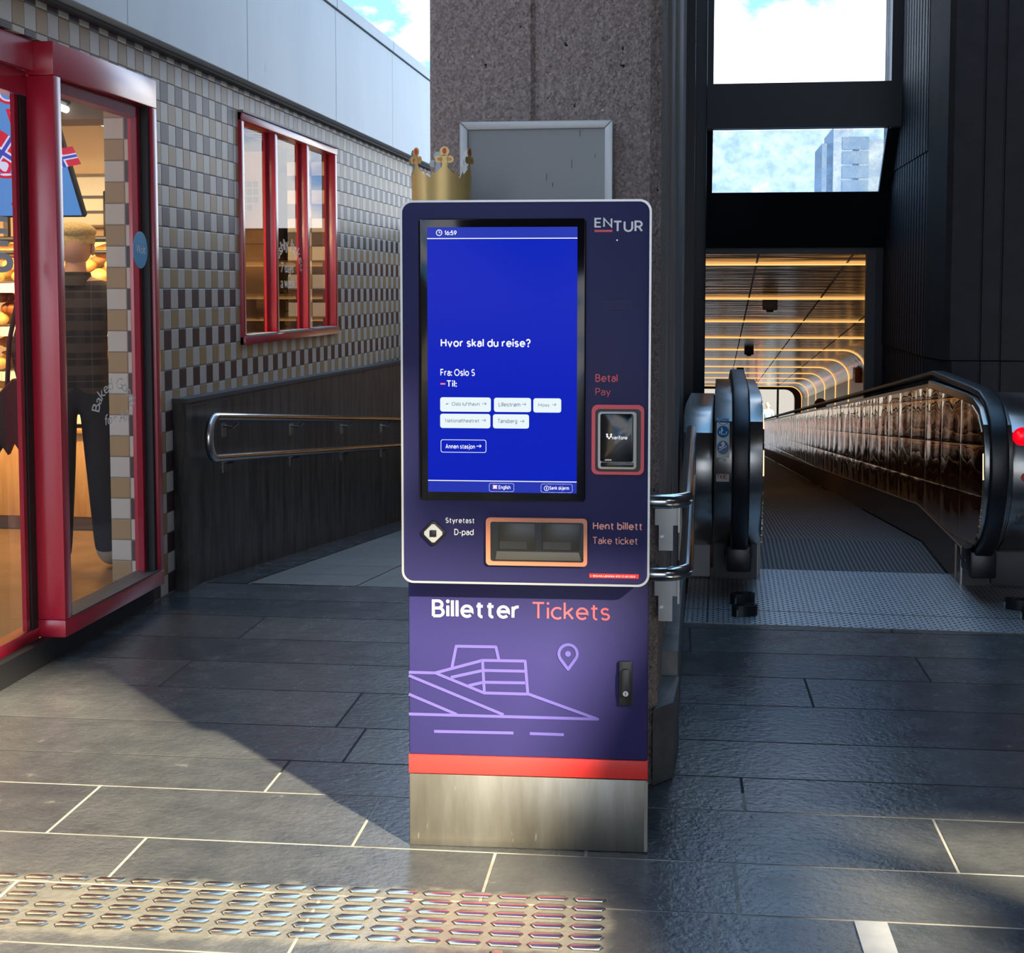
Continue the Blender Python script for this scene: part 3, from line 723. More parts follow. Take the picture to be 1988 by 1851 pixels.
# --- red door leaf further left, set back from the window unit
XD = -2.600
door = empty('door_1', (XD, 4.4, .03), 0, 'red framed glass shop door with grey letters, left of the window', 'door', kind='structure')
f = MB(); D0, D1 = 3.2, 5.37
f.box(XD - .07, XD, D0, D1 - .002, .035, .135, bev=.003)
f.box(XD - .07, XD, D0, D1 - .002, 2.225, 2.32, bev=.003)
f.box(XD - .07, XD, D0, D0 + .08, .136, 2.224)
f.box(XD - .05, XD + .03, D0, D1 - .002, 2.321, 2.436)
build('door_frame', f, M['red'], door, world=True)
f = MB(); f.box(XD - .030, XD - .013, D1 - .080, D1 - .052, .136, 2.224)
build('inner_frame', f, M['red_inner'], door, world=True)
f = MB(); f.box(XD - .032, XD - .002, D1 - .052, D1 - .002, .136, 2.224)
build('gasket', f, M['gasket'], door, world=True)
f = MB(); f.box(XD - .012, XD - .007, D0 + .08, D1 - .052, .136, 2.224)
build('door_pane', f, M['glass'], door, world=True, smooth=0)
f = MB(); XL2 = XD - .005
for ch, (xa, ya, xb, yb) in (('E', (-26, 475, 15, 421)), ('P', (-18, 556, 26, 491))):
    a = at_x(xa, ya, XL2); b = at_x(xb, yb, XL2)
    f.text(ch, a.y, b.y, a.z, b.z, XL2, 'yz', .02)
build('lettering', f, M['vinyl_grey'], door, world=True, smooth=0)

# --- three-pane window in the tiled wall
win2 = empty('window_2', (XT, 8.86, 1.16), 0, 'three-pane window with deep red mullions in the tiled wall', 'window', kind='structure')
f = MB(); a0, a1, b0, b1 = 7.80, 9.92, 1.165, 2.455
f.box(XT - .05, XT + .02, a0, a0 + .05, b0, b1, bev=.003)
f.box(XT - .05, XT + .02, a1 - .05, a1, b0, b1, bev=.003)
f.box(XT - .06, XT + .025, a0, a1, b1 - .045, b1, bev=.003)
f.box(XT - .06, XT + .03, a0, a1, b0, b0 + .045, bev=.003)
for k in (1, 2):
    c = a0 + (a1 - a0) * k / 3
    f.box(XT - .045, XT + .012, c - .045, c + .012, b0 + .04, b1 - .04, bev=.003)
for k in range(3):
    c = a0 + (a1 - a0) * (k + 1) / 3
build('window_frame', f, M['red'], win2, world=True)
for k in range(3):
    c = a0 + (a1 - a0) * (k + 1) / 3
    f = MB(); f.box(XT - .05, XT - .038, c - .085, c - .045, b0 + .04, b1 - .04); build('inner_frame', f, M['red_inner'], win2, world=True)
for k in range(3):
    f = MB(); c = a0 + (a1 - a0) * k / 3; f.box(XT - .036, XT - .029, c + .012, c + .66, b0 + .045, b1 - .045)
    build('window_pane', f, M['glass'], win2, world=True, smooth=0)
f = MB()
for k in range(3):
    c = a0 + (a1 - a0) * k / 3; f.box(XT - .027, XT + .034, c + .05, c + .62, b0 + .045, b0 + .055)
f.box(XT - .02, XT + .034, a0 - .005, a1 + .005, b1, b1 + .012)
build('window_sill', f, M['lightgrey'], win2, world=True)
f = MB(); XL3 = XT - .026
cc = at_x(561, 500, XL3)
f.arc_text('freshly baked', cc.y, cc.z - .13, .185, 165, 15, .10, XL3, 'yz', .0, asp=1.5)
for s_, (xa, ya, xb, yb) in (('7 days', (546, 535, 570, 510)), ('a week', (546, 559, 573, 538))):
    a = at_x(xa, ya, XL3); b = at_x(xb, yb, XL3); f.text(s_, a.y, b.y, a.z, b.z, XL3, 'yz')
build('lettering', f, M['vinyl'], win2, world=True, smooth=0)

# --- bakery interior shell
w = MB()
w.box(-6.6, -2.89, 4.0, 12.0, -.05, .002)
tag(build('floor_bakery', w, M['bakery_floor'], smooth=0), 'brown tiled floor inside the bakery', 'floor', kind='structure')
w = MB(); w.box(-6.6, -2.72, 3.0, 12.2, 2.78, 2.86)
w.box(-6.6, -3.2, 8.55, 8.9, 2.52, 2.78)
tag(build('ceiling_bakery', w, M['bakery_dark'], smooth=0), 'brown ceiling inside the bakery', 'ceiling', kind='structure')
w = MB(); w.box(-6.6, -3.6, 9.6, 9.7, 0, 2.78); w.box(-3.6, -3.5, 9.02, 12.0, 0, 2.78); w.box(-6.7, -6.6, 3.0, 12.2, 0, 2.78); w.box(-6.6, -2.89, 12.0, 12.2, 0, 2.78)
tag(build('wall_bakery', w, M['bakery_wall'], smooth=0), 'warm plastered back wall inside the bakery', 'wall', kind='structure')
w = MB(); w.box(-2.89, -2.66, 2.9, 3.2, 0, 2.44)
tag(build('wall_front', w, M['red'], smooth=0), 'red end post of the shop front at the viewer side', 'wall', kind='structure')

# --- granite wall along the ramp
g = MB(); XG = -2.478
g.prism([(6.73, 0), (RY0, 0), (14.2, zr(14.2)), (14.2, .835), (6.73, .925)], XT + .002, XG, 'yz')
g.mi = 1
g.prism([(6.725, .925), (14.2, .835), (14.2, .851), (6.725, .945)], XT, XG + .008, 'yz')
g.prism([(6.725, .905), (14.2, .815), (14.2, .820), (6.725, .912)], XG - .002, XG + .003, 'yz')
gw = build('wall_granite', g, [M['granite'], M['darkgrey']], smooth=0)
tag(gw, 'scuffed dark granite retaining wall beside the ramp', 'wall', kind='structure')

# --- pebble concrete pillar behind the kiosk and the wall behind it
p = MB()
PX0, PX1, PY = -.800, -.118, 4.2
prof = [(PX0 + .02, PY + .30), (PX0, PY + .05), (PX0 + .015, PY + .02), (PX0 + .11, PY), (-.495, PY), (-.482, PY + .012), (-.470, PY + .012), (-.457, PY), (-.272, PY), (-.15, PY + .03), (PX1, PY + .06), (PX1 + .004, PY + .5), (PX1, 4.95), (-.5, 4.95)]
p.prism(prof, 0, 7.5, 'xy')
tag(build('pillar_front', p, M['pebble'], smooth=25), 'rough pebble concrete pillar behind the ticket kiosk', 'pillar', kind='structure')
p = MB()
p.box(-.42, -.108, 4.955, 5.8, 0, 7.5, bev=.01); p.box(-.42, -.100, 5.81, 7.2, 0, 7.5, bev=.012); p.box(-.42, -.112, 7.21, 8.6, -.6, 7.5, bev=.012); p.box(-.42, -.10, 8.61, 11.6, -.8, 7.5, bev=.012)
tag(build('wall_middle', p, M['smooth_concrete'], smooth=30), 'concrete dividing wall running back from the pillar', 'wall', kind='structure')
p = MB()
p.prism([(-.13, 4.22), (-.07, 4.30), (-.058, 4.55), (-.058, 4.60), (-.13, 4.60)], 0, .235, 'xy', bev=.006)
p.prism([(4.56, 0), (7.2, 0), (7.2, .12), (5.6, .30), (4.62, .31)], -.13, -.062, 'yz', bev=.004)
tag(build('baseboard_middle', p, mat('worn_grey_stone', (.14, .14, .135), .5, var=(6, (.09, .09, .088), (.20, .195, .185)), bump=(40, .2, .004)), smooth=30), 'worn stone skirting at the foot of the pillar and dividing wall', 'baseboard', kind='structure')
p = MB()
p.box(-.14, .035, 11.62, 11.95, -.8, 7.5, bev=.01); p.box(-.10, -.045, 8.9, 9.05, .0, 7.5); p.box(-.10, -.06, 9.3, 9.34, 0, 7.5)
p.box(-.16, .02, 12.0, 12.95, -.8, 2.3)
tag(build('trim_2', p, M['dark'], smooth=30), 'dark metal jamb at the left of the tunnel mouth', 'trim', kind='structure')

# --- right wall: board-marked face, chamfer and dark concrete
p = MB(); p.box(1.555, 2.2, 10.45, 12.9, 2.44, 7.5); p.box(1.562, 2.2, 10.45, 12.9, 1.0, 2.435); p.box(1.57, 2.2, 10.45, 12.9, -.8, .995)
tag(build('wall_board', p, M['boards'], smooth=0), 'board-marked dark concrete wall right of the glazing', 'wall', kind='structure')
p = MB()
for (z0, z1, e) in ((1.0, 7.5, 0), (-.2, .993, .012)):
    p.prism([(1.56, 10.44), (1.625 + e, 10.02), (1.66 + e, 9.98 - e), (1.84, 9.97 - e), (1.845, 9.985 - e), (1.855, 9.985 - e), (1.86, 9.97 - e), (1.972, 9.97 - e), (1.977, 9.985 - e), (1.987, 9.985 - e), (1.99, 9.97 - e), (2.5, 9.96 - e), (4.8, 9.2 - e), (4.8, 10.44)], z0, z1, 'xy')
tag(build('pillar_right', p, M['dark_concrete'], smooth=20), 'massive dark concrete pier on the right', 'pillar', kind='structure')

# added sun-blocking wall, unseen; its openings are traced back from the sunlit floor
XW = 4.6
def trace(P):
    P = Vector(P); t = (XW - P.x) / SUNV.x; q = P + SUNV * t; return (q.y, q.z)
lit = [(-.20, 3.30, 0), (-.419, 3.68, 0), (-.30, 3.68, .33), (-.22, 3.68, .50), (-.15, 3.66, .66), (-.45, 3.61, .74), (-.95, 3.68, .76), (-1.6, 4.55, .42), (-2.45, 5.12, 0), (-3.6, 4.6, 0), (-3.2, 1.2, 0), (-.12, 1.2, 0), (-.06, 2.6, 0)]
lit2 = [(.33, 3.95, 0), (.95, 4.02, 0), (1.35, 3.70, 0), (1.4, 3.2, 0), (1.05, 3.35, 0), (.80, 3.56, 0)]
lit3 = [(.36, 3.66, 0), (.62, 3.60, 0), (.62, 3.1, 0), (.35, 3.05, 0)]
hole = [trace(q) for q in lit]; hole2 = [trace(q) for q in lit2]; hole3 = [trace(q) for q in lit3]
bm = bmesh.new(); es = []
for loop in ([(-9.2, 0), (9.9, 0), (9.9, 9.5), (-9.2, 9.5)], hole, hole2, hole3):
    vs = [bm.verts.new((XW, a, b)) for a, b in loop]
    es += [bm.edges.new((vs[i], vs[(i + 1) % len(vs)])) for i in range(len(vs))]
bmesh.ops.triangle_fill(bm, use_beauty=True, edges=es)
w = MB(); w.bm.free(); w.bm = bm
ww = build('sun_blocker_right', w, M['dark_concrete'], smooth=0)
sm = ww.modifiers.new('solid', 'SOLIDIFY'); sm.thickness = .04; sm.offset = 0
tag(ww, 'added dark wall outside the view on the right that shapes the sunlight', 'wall', kind='structure')
w = MB(); w.box(-2.4, 4.75, -9.2, 4.6, 6.4, 6.6); w.box(-2.4, 4.55, -9.2, -9.0, 4.6, 6.4)  # roof and rear header added out of view to hold back skylight
tag(build('ceiling', w, M['dark_concrete'], smooth=0), 'added unseen dark roof and rear header that limit the skylight', 'ceiling', kind='structure')

# --- glazing above the tunnel mouth
gz = empty('window_3', (.75, 12.0, 1.8), 0, 'dark framed glazing above the tunnel mouth showing sky', 'window', kind='structure')
YU = 11.87; GX0, GX1 = .02, 1.56
f = MB()
f.box(GX0, .085, YU - .06, YU + .06, 2.75, 7.5); f.box(1.475, GX1, YU - .06, YU + .06, 2.75, 7.5)
zb0 = at_y(1500, 250, YU).z; zb1 = at_y(1500, 163, YU).z
f.box(GX0, GX1, YU - .08, YU + .06, zb0, zb1)
f.box(GX0, GX1, YU - .08, YU + .06, 4.9, 5.2)
# sloping lower frame
def sy(z): return YU + (2.80 - z) * 1.10
zl1 = zb0; zl0 = 2.29
f.prism([(sy(zl1), zl1), (sy(zl0), zl0), (sy(zl0) + .08, zl0), (sy(zl1) + .08, zl1)], GX0, .085, 'yz')
f.prism([(sy(zl1), zl1), (sy(zl0), zl0), (sy(zl0) + .08, zl0), (sy(zl1) + .08, zl1)], 1.465, GX1, 'yz')
f.prism([(sy(zl0), zl0), (12.84, 1.835), (12.95, 1.835), (sy(zl0) + .12, zl0)], -.05, 1.60, 'yz')
build('window_frame', f, M['dark'], gz, world=True)
f = MB(); f.box(.085, 1.475, YU, YU + .008, zb1, 4.9); f.box(.085, 1.475, YU, YU + .008, 5.2, 7.5)
build('window_pane', f, M['skyglass'], gz, world=True, smooth=0)
f = MB(); f.prism([(sy(zl1) + .04, zl1), (sy(zl0) + .04, zl0), (sy(zl0) + .048, zl0), (sy(zl1) + .048, zl1)], .085, 1.465, 'yz')
build('window_pane', f, M['dirtyglass'], gz, world=True, smooth=0)
f = MB(); f.box(-.04, 1.50, 12.86, 12.96, 1.785, 1.835); f.box(1.425, 1.50, 12.86, 12.96, -.7, 1.785)
tag(build('trim_3', f, M['darkgrey']), 'dark grey frame around the tunnel mouth', 'trim', kind='structure')
f = MB(); f.box(1.50, 1.60, 12.86, 12.96, -.7, 1.835)
tag(build('trim_4', f, M['dark']), 'black infill strip right of the tunnel mouth', 'trim', kind='structure')

# ================================================================== TICKET KIOSK
KL = on_floor(795, 1641); KR = on_floor(1256, 1657)
KYAW = math.atan2(KR.y - KL.y, KR.x - KL.x)
kio = empty('ticket_kiosk', (KL.x, KL.y, 0), KYAW, 'tall navy self-service ticket kiosk with a lit blue touch screen', 'ticket kiosk')
KI = kio.matrix_basis.inverted(); KC = KI @ CAM; KR3 = KI.to_3x3()
def kp(px, py, yl):
    d = KR3 @ ray(px, py); t = (yl - KC.y) / d.y; q = KC + d * t; return (q.x, q.z)
YH = -.070        # front of the head
KW = (KR - KL).length
hd = empty('x'); bpy.data.objects.remove(hd)
hx0 = kp(779.5, 700, YH)[0]; hx1 = kp(1262, 700, YH)[0]; hz1 = kp(1020, 389, YH)[1]; hz0 = kp(1020, 1134, YH)[1]
def krect(px0, py0, px1, py1, yl):
    a = kp(px0, py0, yl); b = kp(px1, py1, yl); return a[0], b[0], b[1], a[1]     # x0,x1,z0,z1
def kin(name, mb, m, par=None, smooth=35): return build(name, mb, m, par or kio, smooth=smooth)

# cabinet below
f = MB(); zs1 = kp(1020, 1471, 0)[1]; zs0 = kp(1020, 1507, 0)[1]
f.box(0, KW, 0, .30, zs1, hz0 + .01, bev=.006)
cabn = kin('cabinet', f, M['navy2'])
f = MB(); f.box(-.001, KW + .001, -.001, .301, zs0, zs1, bev=.002); kin('red_band', f, M['red_stripe'])
f = MB(); f.box(.0, KW, .001, .30, 0, zs0 - .002, bev=.004); f.box(KW - .008, KW + .001, -.0005, .29, 0.004, zs0 - .006); kin('plinth', f, M['plinth'])
# head
f = MB(); f.prism(rr(hx0 + .003, hx1 - .003, hz0 + .003, hz1 - .003, .026, 8), YH - .002, .27, 'xz', bev=.003)
head = kin('head_housing', f, M['navy'])
f = MB(); f.ring(rr(hx0 - .002, hx1 + .002, hz0 - .002, hz1 + .002, .030, 8), rr(hx0 + .0035, hx1 - .0035, hz0 + .0035, hz1 - .0035, .026, 8), YH - .0005, .262)
kin('edge_trim', f, M['silver'], head)
e = YH - .0030
def ktext(nm, items, m, par, yl=e):
    for st, a, b, c, d, wt in items:
        f = MB(); x0, x1, z0, z1 = krect(a, b, c, d, yl); f.stext(st, x0, x1, z0, z1, yl, wt); kin(nm, f, m, par, 0)
ktext('logo_lettering', [('EN', 1154, 421, 1189, 443, .19), ('TUR', 1192, 428, 1248, 450, .19)], M['white'], head)
f = MB(); x0, x1, z0, z1 = krect(1154, 446, 1189, 450, e); f.flat([(x0, z0), (x1, z0), (x1, z1), (x0, z1)], e); kin('logo_underline', f, M['coral'], head, 0)
ktext('pay_lettering', [('Betal', 1156, 726, 1199, 741.5, .16), ('Pay', 1156, 753, 1185.5, 771, .12)], M['coral'], head)
ktext('pad_lettering', [('Styretast', 865, 1004.5, 920.5, 1018.5, .20), ('D-pad', 882, 1026.5, 919.5, 1041.5, .155)], M['white'], head)
ktext('tray_lettering', [('Hent billett', 1151, 1013, 1246, 1029.5, .19), ('Take ticket', 1151, 1042, 1237.5, 1057.5, .135)], M['salmon'], head)
f = MB(); c = kp(1198, 466, e); f.flat(circ(c[0], c[1], .0022, 10), e); kin('microphone', f, M['silver'], head, 0)
f = MB()
for i in range(13):
    for j in range(4):
        c = kp(1171 + i * 4.5 + (j % 2) * 2, 586 + j * 4.2 - i * .08, e); f.flat(circ(c[0], c[1], .0013, 8), e)
kin('speaker_holes', f, M['black'], head, 0)
# serial label
f = MB(); x0, x1, z0, z1 = krect(1144, 1113.5, 1240, 1123.5, e); f.prism([(x0, z0), (x1, z0), (x1, z1), (x0, z1)], e + .001, e - .0004)
lb = kin('serial_label', f, M['red_stripe'], None)
ktext('serial_lettering', [('+ 101.MA.U01454 013 OJI3 503', 1146, 1116, 1233, 1121.5, .16)], M['white'], lb, e - .001)
# touch screen
bz = krect(812.5, 425, 1136, 974, YH)
f = MB(); f.prism(rr(bz[0], bz[1], bz[2], bz[3], .009, 4), YH, YH - .006, 'xz', bev=.002)
scr = kin('touch_screen', f, M['blackglass'])
ys = YH - .0068
S = krect(829, 441, 1119.5, 958, ys)
def srow(py): return kp(975, py, ys)[1]
f = MB(); f.flat([(S[0], S[2]), (S[1], S[2]), (S[1], S[3]), (S[0], S[3])], ys); kin('display', f, M['display'], scr, 0)
y2 = ys - .0003; y3 = ys - .0006; y4 = ys - .0009
f = MB()
zl = srow(462.5); f.flat([(S[0], zl), (S[1], zl), (S[1], S[3]), (S[0], S[3])], y2); kin('display_bar', f, M['display_bar'], scr, 0)
f = MB()
zf = srow(934); f.flat([(S[0], S[2]), (S[1], S[2]), (S[1], zf), (S[0], zf)], y2); kin('display_bar', f, M['display_bar'], scr, 0)
for z_ in (zl, zf): f = MB(); f.flat([(S[0], z_ - .0011), (S[1], z_ - .0011), (S[1], z_ + .0011), (S[0], z_ + .0011)], y3); kin('display_line', f, M['ui_white'], scr, 0)
def clockface(f, px, py, r, w_, hands):
    c = kp(px, py, y3); ro = r * .00133; o = circ(c[0], c[1], ro, 20); i_ = circ(c[0], c[1], ro - w_, 20)
    for k in range(20): f.face([(q[0], y3, q[1]) for q in (o[k], o[(k + 1) % 20], i_[(k + 1) % 20], i_[k])])
    if hands: f.stroke([(c[0], c[1] + ro * .6), (c[0], c[1]), (c[0] + ro * .5, c[1])], .0015, y3)
    else: f.stroke([(c[0], c[1] + ro * .5), (c[0], c[1] - ro * .5)], .0018, y3)
f = MB(); clockface(f, 852.5, 451.5, 6, .0019, True); kin('display_icon', f, M['ui_white'], scr, 0); f = MB(); clockface(f, 1061, 948, 5, .0014, False); kin('display_icon', f, M['ui_white'], scr, 0)
ktext('display_lettering', [('16:59', 863, 446.5, 886.5, 456.3, .20), ('Hvor skal du reise?', 855.5, 657, 1030, 675.5, .20), ('Fra: Oslo S', 855, 716, 922, 730, .18), ('Til:', 867.5, 738, 887, 751, .18),
      ('Annen stasjon', 865, 861, 922, 873.5, .19), ('English', 968, 942, 991, 951.5, .19), ('Senk skjerm', 1067, 943.5, 1104.5, 953, .19)], M['ui_white'], scr, y3)
f = MB(); x0, x1, z0, z1 = krect(855, 743.5, 864.5, 746.5, y3); f.flat([(x0, z0), (x1, z0), (x1, z1), (x0, z1)], y3); kin('display_mark', f, M['ui_pink'], scr, 0)
f = MB(); x0, x1, z0, z1 = krect(957, 941.5, 965, 949, y3); f.flat([(x0, z0), (x1, z0), (x1, z1), (x0, z1)], y3); kin('flag_icon', f, M['ui_pink'], scr, 0)
f = MB(); f.stroke([(x0, z0), (x1, z1)], .0016, y4); f.stroke([(x0, z1), (x1, z0)], .0016, y4); f.stroke([((x0 + x1) / 2, z0), ((x0 + x1) / 2, z1)], .0018, y4); f.stroke([(x0, (z0 + z1) / 2), (x1, (z0 + z1) / 2)], .0018, y4)
kin('flag_cross', f, M['ui_white'], scr, 0)
def arrow(f, px0, px1, py, yl, w_):
    a = kp(px0, py, yl); b = kp(px1, py, yl); L = .0036
    f.stroke([a, b], w_, yl); f.stroke([(b[0] - L, b[1] + L), b, (b[0] - L, b[1] - L)], w_, yl)
for (a, b, c, d, st, ta, tb, tc_, td, ar) in ((854.5, 771, 953, 799.5, 'Oslo lufthavn', 877, 780, 931, 788.5, 944), (959, 772, 1031, 800, 'Lillestrøm', 968, 781, 1010, 789.5, 1021), (1035.5, 773, 1089.5, 801, 'Moss', 1045, 782.5, 1066.5, 789.5, 1079.5),
      (854.5, 803, 952, 831.5, 'Nationaltheatret', 864.5, 812, 930, 821, 943), (957, 804, 1027, 832, 'Tønsberg', 966.6, 813, 1004, 823.5, 1017.5)):
    f = MB(); x0, x1, z0, z1 = krect(a, b, c, d, y2); f.flat(rr(x0, x1, z0, z1, .006, 4), y2); kin('screen_button', f, M['ui_button'], scr, 0)
    ktext('button_lettering', [(st, ta, tb, tc_, td, .14)], M['ui_ink'], scr, y3)
    f = MB(); arrow(f, ar - 8, ar, (tb + td) / 2 - .5, y3, .0011)
    if st.startswith('Oslo'): f.stroke([kp(865.5, 785, y3), kp(870.5, 783, y3)], .002, y3)
    kin('button_arrow', f, M['ui_ink'], scr, 0)
for (a, b, c, d, w_) in ((855.6, 853, 944, 879, .0013), (949.5, 937.5, 998, 955, .0010), (1050, 939, 1111.5, 956.8, .0010)):
    x0, x1, z0, z1 = krect(a, b, c, d, y2); f = MB(); o = rr(x0, x1, z0, z1, .005, 3); i_ = rr(x0 + w_, x1 - w_, z0 + w_, z1 - w_, .0042, 3)
    for k in range(len(o)): f.face([(q[0], y2, q[1]) for q in (o[k], o[(k + 1) % len(o)], i_[(k + 1) % len(o)], i_[k])])
    kin('button_outline', f, M['ui_white'], scr, 0)
f = MB(); arrow(f, 925, 934, 866, y3, .0018); kin('button_arrow', f, M['ui_white'], scr, 0)
# card reader
R4 = krect(1149, 785, 1250, 921, YH); I4 = krect(1156, 793, 1243.5, 915, YH)
f = MB(); f.ring(rr(*R4, .015), rr(*I4, .010), YH - .001, YH - .011)
crd = kin('card_reader', f, M['coral']); crd['label'] = 'coral red surround'
f = MB(); f.prism(rr(*I4, .010), YH - .0015, YH - .004); kin('reader_well', f, M['black'], crd)
R5 = krect(1161, 799, 1236, 911.5, YH - .02)
f = MB(); f.prism(rr(*R5, .009), YH - .002, YH - .024, 'xz', bev=.004); kin('reader_body', f, M['cream_plastic'], crd)
R6 = krect(1165.5, 803, 1229, 897, YH - .025); f = MB(); f.prism(rr(*R6, .005), YH - .0235, YH - .0262, 'xz', bev=.001); 
R7 = krect(1166, 897.5, 1230, 907, YH - .025); f.prism(rr(*R7, .003), YH - .020, YH - .0255, 'xz', bev=.001)
kin('reader_display', f, M['blackglass'], crd)
y6 = YH - .0268
f = MB(); x0, x1, z0, z1 = krect(1188, 845.5, 1218, 854, y6); f.stext('verifone', x0, x1, z0, z1, y6, .17); kin('reader_lettering', f, M['ui_white'], crd, 0); f = MB()
for (px_, py_) in ((1178.5, 843.5), (1186.5, 843.5), (1179, 847.5), (1186, 847.5), (1182.5, 850.5)):
    c = kp(px_, py_, y6); f.flat(circ(c[0], c[1], .0026, 8), y6)
kin('reader_mark', f, M['ui_white'], crd, 0); f = MB(); x0, x1, z0, z1 = krect(1174, 891, 1187, 894.5, y6); f.stext('verifone', x0, x1, z0, z1, y6, .17)
kin('reader_lettering', f, M['ui_white'], crd, 0)
# direction pad
c = kp(842.2, 1034, YH)
def dia(r, cut):
    return [(c[0] + cut, c[1] + r - cut), (c[0] - cut, c[1] + r - cut), (c[0] - r + cut, c[1] + cut), (c[0] - r + cut, c[1] - cut), (c[0] - cut, c[1] - r + cut), (c[0] + cut, c[1] - r + cut), (c[0] + r - cut, c[1] - cut), (c[0] + r - cut, c[1] + cut)]
f = MB(); f.prism(dia(.036, .0045), YH - .001, YH - .010, 'xz', bev=.003); pad = kin('direction_pad', f, M['black'])
f = MB(); f.prism(dia(.0272, .0035), YH - .008, YH - .0125, 'xz', bev=.0015); kin('pad_key', f, M['grey'], pad)
f = MB(); f.box(c[0] - .0086, c[0] + .0086, YH - .0150, YH - .010, c[1] - .0086, c[1] + .0086, bev=.001); kin('center_key', f, M['black'], pad)
# ticket tray: open pocket behind a smoked flap
T = krect(944, 1003.5, 1140, 1099, YH); T2 = krect(952.5, 1011.5, 1133, 1091.5, YH)
f = MB(); f.ring(rr(*T, .010), rr(*T2, .006), YH - .001, YH - .010); trayo = kin('ticket_tray', f, M['orange_frame']); trayo['label'] = 'pale orange tray frame'
f = MB(); f.prism(rr(*T2, .006), YH - .0022, YH - .004); kin('tray_flap', f, mat('smoked_flap', (.022, .021, .018), .12), trayo)
f = MB()
f.prism([(T2[0] + .012, T2[2] + .004), (T2[1] - .006, T2[2] + .004), (T2[1] - .012, T2[2] + .026), (T2[0] + .016, T2[2] + .026)], YH - .004, YH - .007, 'xz', bev=.001)
kin('tray_chute', f, mat('grey_chute', (.10, .095, .082), .4), trayo)
mid = (T2[0] + T2[1]) / 2 + .004
for xa, xb in ((T2[0] + .020, mid - .008), (mid + .008, T2[1] - .010)):
    f = MB(); f.box(xa, xb, YH - .0050, YH - .004, T2[2] + .030, T2[3] - .004, bev=.0004); f.box(xa + .004, xb - .022, YH - .0058, YH - .004, T2[2] + .032, T2[2] + .052); kin('tray_panel', f, M['tray_inner'], trayo)
# cabinet graphics
yb = -.0012
ktext('tickets_lettering', [('Tickets', 1034, 1168.5, 1184, 1205, .125)], M['coral'], cabn, yb)
ktext('billetter_lettering', [('Billetter', 838.5, 1163.5, 1007, 1201.5, .175)], M['white'], cabn, yb)
f = MB(); SW = .0078
def c7(q): return kp(760 + q[0] * .3242, 1100 + q[1] * .3242, yb)
for ln in ([(104, 633), (262, 637)], [(262, 637), (545, 562), (800, 566), (816, 762), (1235, 914)], [(104, 883), (1235, 914)], [(262, 637), (555, 757), (816, 764)], [(362, 604), (387, 477), (625, 481), (642, 556)],
           [(355, 664), (548, 622), (800, 627)], [(462, 713), (550, 693), (806, 697)], [(545, 562), (556, 757)], [(104, 652), (672, 888)], [(104, 764), (392, 886)], [(255, 987), (730, 997)], [(828, 1000), (1032, 1007)]):
    f.stroke([c7(q) for q in ln], SW, yb)
for q in ((1235, 914), (545, 562), (262, 637)): cc_ = c7(q); f.flat(circ(cc_[0], cc_[1], SW / 2, 10), yb - 9e-4)
pin = [(1057 + 55 * cos(R(a)), 523 + 55 * -sin(R(a))) for a in range(-30, 211, 12)] + [(1057, 615)]
pin = [c7(q) for q in pin]; f.stroke(pin + [pin[0]], SW, yb); cc_ = c7((1057, 523)); f.flat(circ(cc_[0], cc_[1], .0076, 16), yb)
kin('line_artwork', f, M['lilac'], cabn, 0)
x0, x1, z0, z1 = krect(1201.5, 1282, 1227, 1369, 0)
f = MB(); f.box(x0, x1, -.010, .0, z0, z1, bev=.003); hdl = kin('door_handle', f, M['black'])
f = MB(); f.prism(rr(x0 + .006, x1 - .004, z0 + (z1 - z0) * .22, z1 - (z1 - z0) * .16, .010), -.009, -.020, 'xz', bev=.003); kin('handle_lever', f, M['rubber'], hdl)
f = MB(); cc_ = kp(1214.5, 1347, -.02); f.lathe([(.0005, -.019), (.0072, -.019), (.0072, -.0215), (.0005, -.0215)], (cc_[0], 0, cc_[1]), 18, 'y'); f.mi = 1; f.box(cc_[0] - .001, cc_[0] + .001, -.0225, -.021, cc_[1] - .004, cc_[1] + .004); build('lock', f, [M['polished'], M['black']], hdl)

# ------------------------------------------------------------------ paper crown on top of the kiosk
cr_c = at_y(855, 386, KL.y + .06)
crown = empty('paper_crown', (cr_c.x, KL.y + .075, hz1 + .0035), R(-4), 'gold cardboard crown with red and orange dots on top of the kiosk', 'paper crown')
NP = 6; RX, RY_ = .077, .066; NS = 192
def top(th_):
    # valley / peak profile round the band
    u = (th_ * NP / (2 * pi)) % 1.0; d = abs(u - .5) * 2       # 0 at the peak, 1 in the valley
    base = .098 - .040 * (d ** .8)
    if d > .62: base = .066 + .020 * abs(sin((d - .62) / .38 * pi * 1.5)) * (1 - d) * 2.2 - .006 * (d > .9)
    if d < .16: base = .105
    return base
f = MB(); ph0 = pi / 2 - R(12)
vs = []
for i in range(NS):
    a = 2 * pi * i / NS; t_ = top(a - ph0); col_ = []
    for k in range(5):
        z = t_ * k / 4; fl_ = 1 + .05 * (z / .1)
        col_.append(f.bm.verts.new((RX * fl_ * cos(a - pi), RY_ * fl_ * sin(a - pi), z)))
    vs.append(col_)
for i in range(NS):
    j = (i + 1) % NS
    for k in range(4): f.bm.faces.new((vs[i][k], vs[j][k], vs[j][k + 1], vs[i][k + 1]))
peaks = []
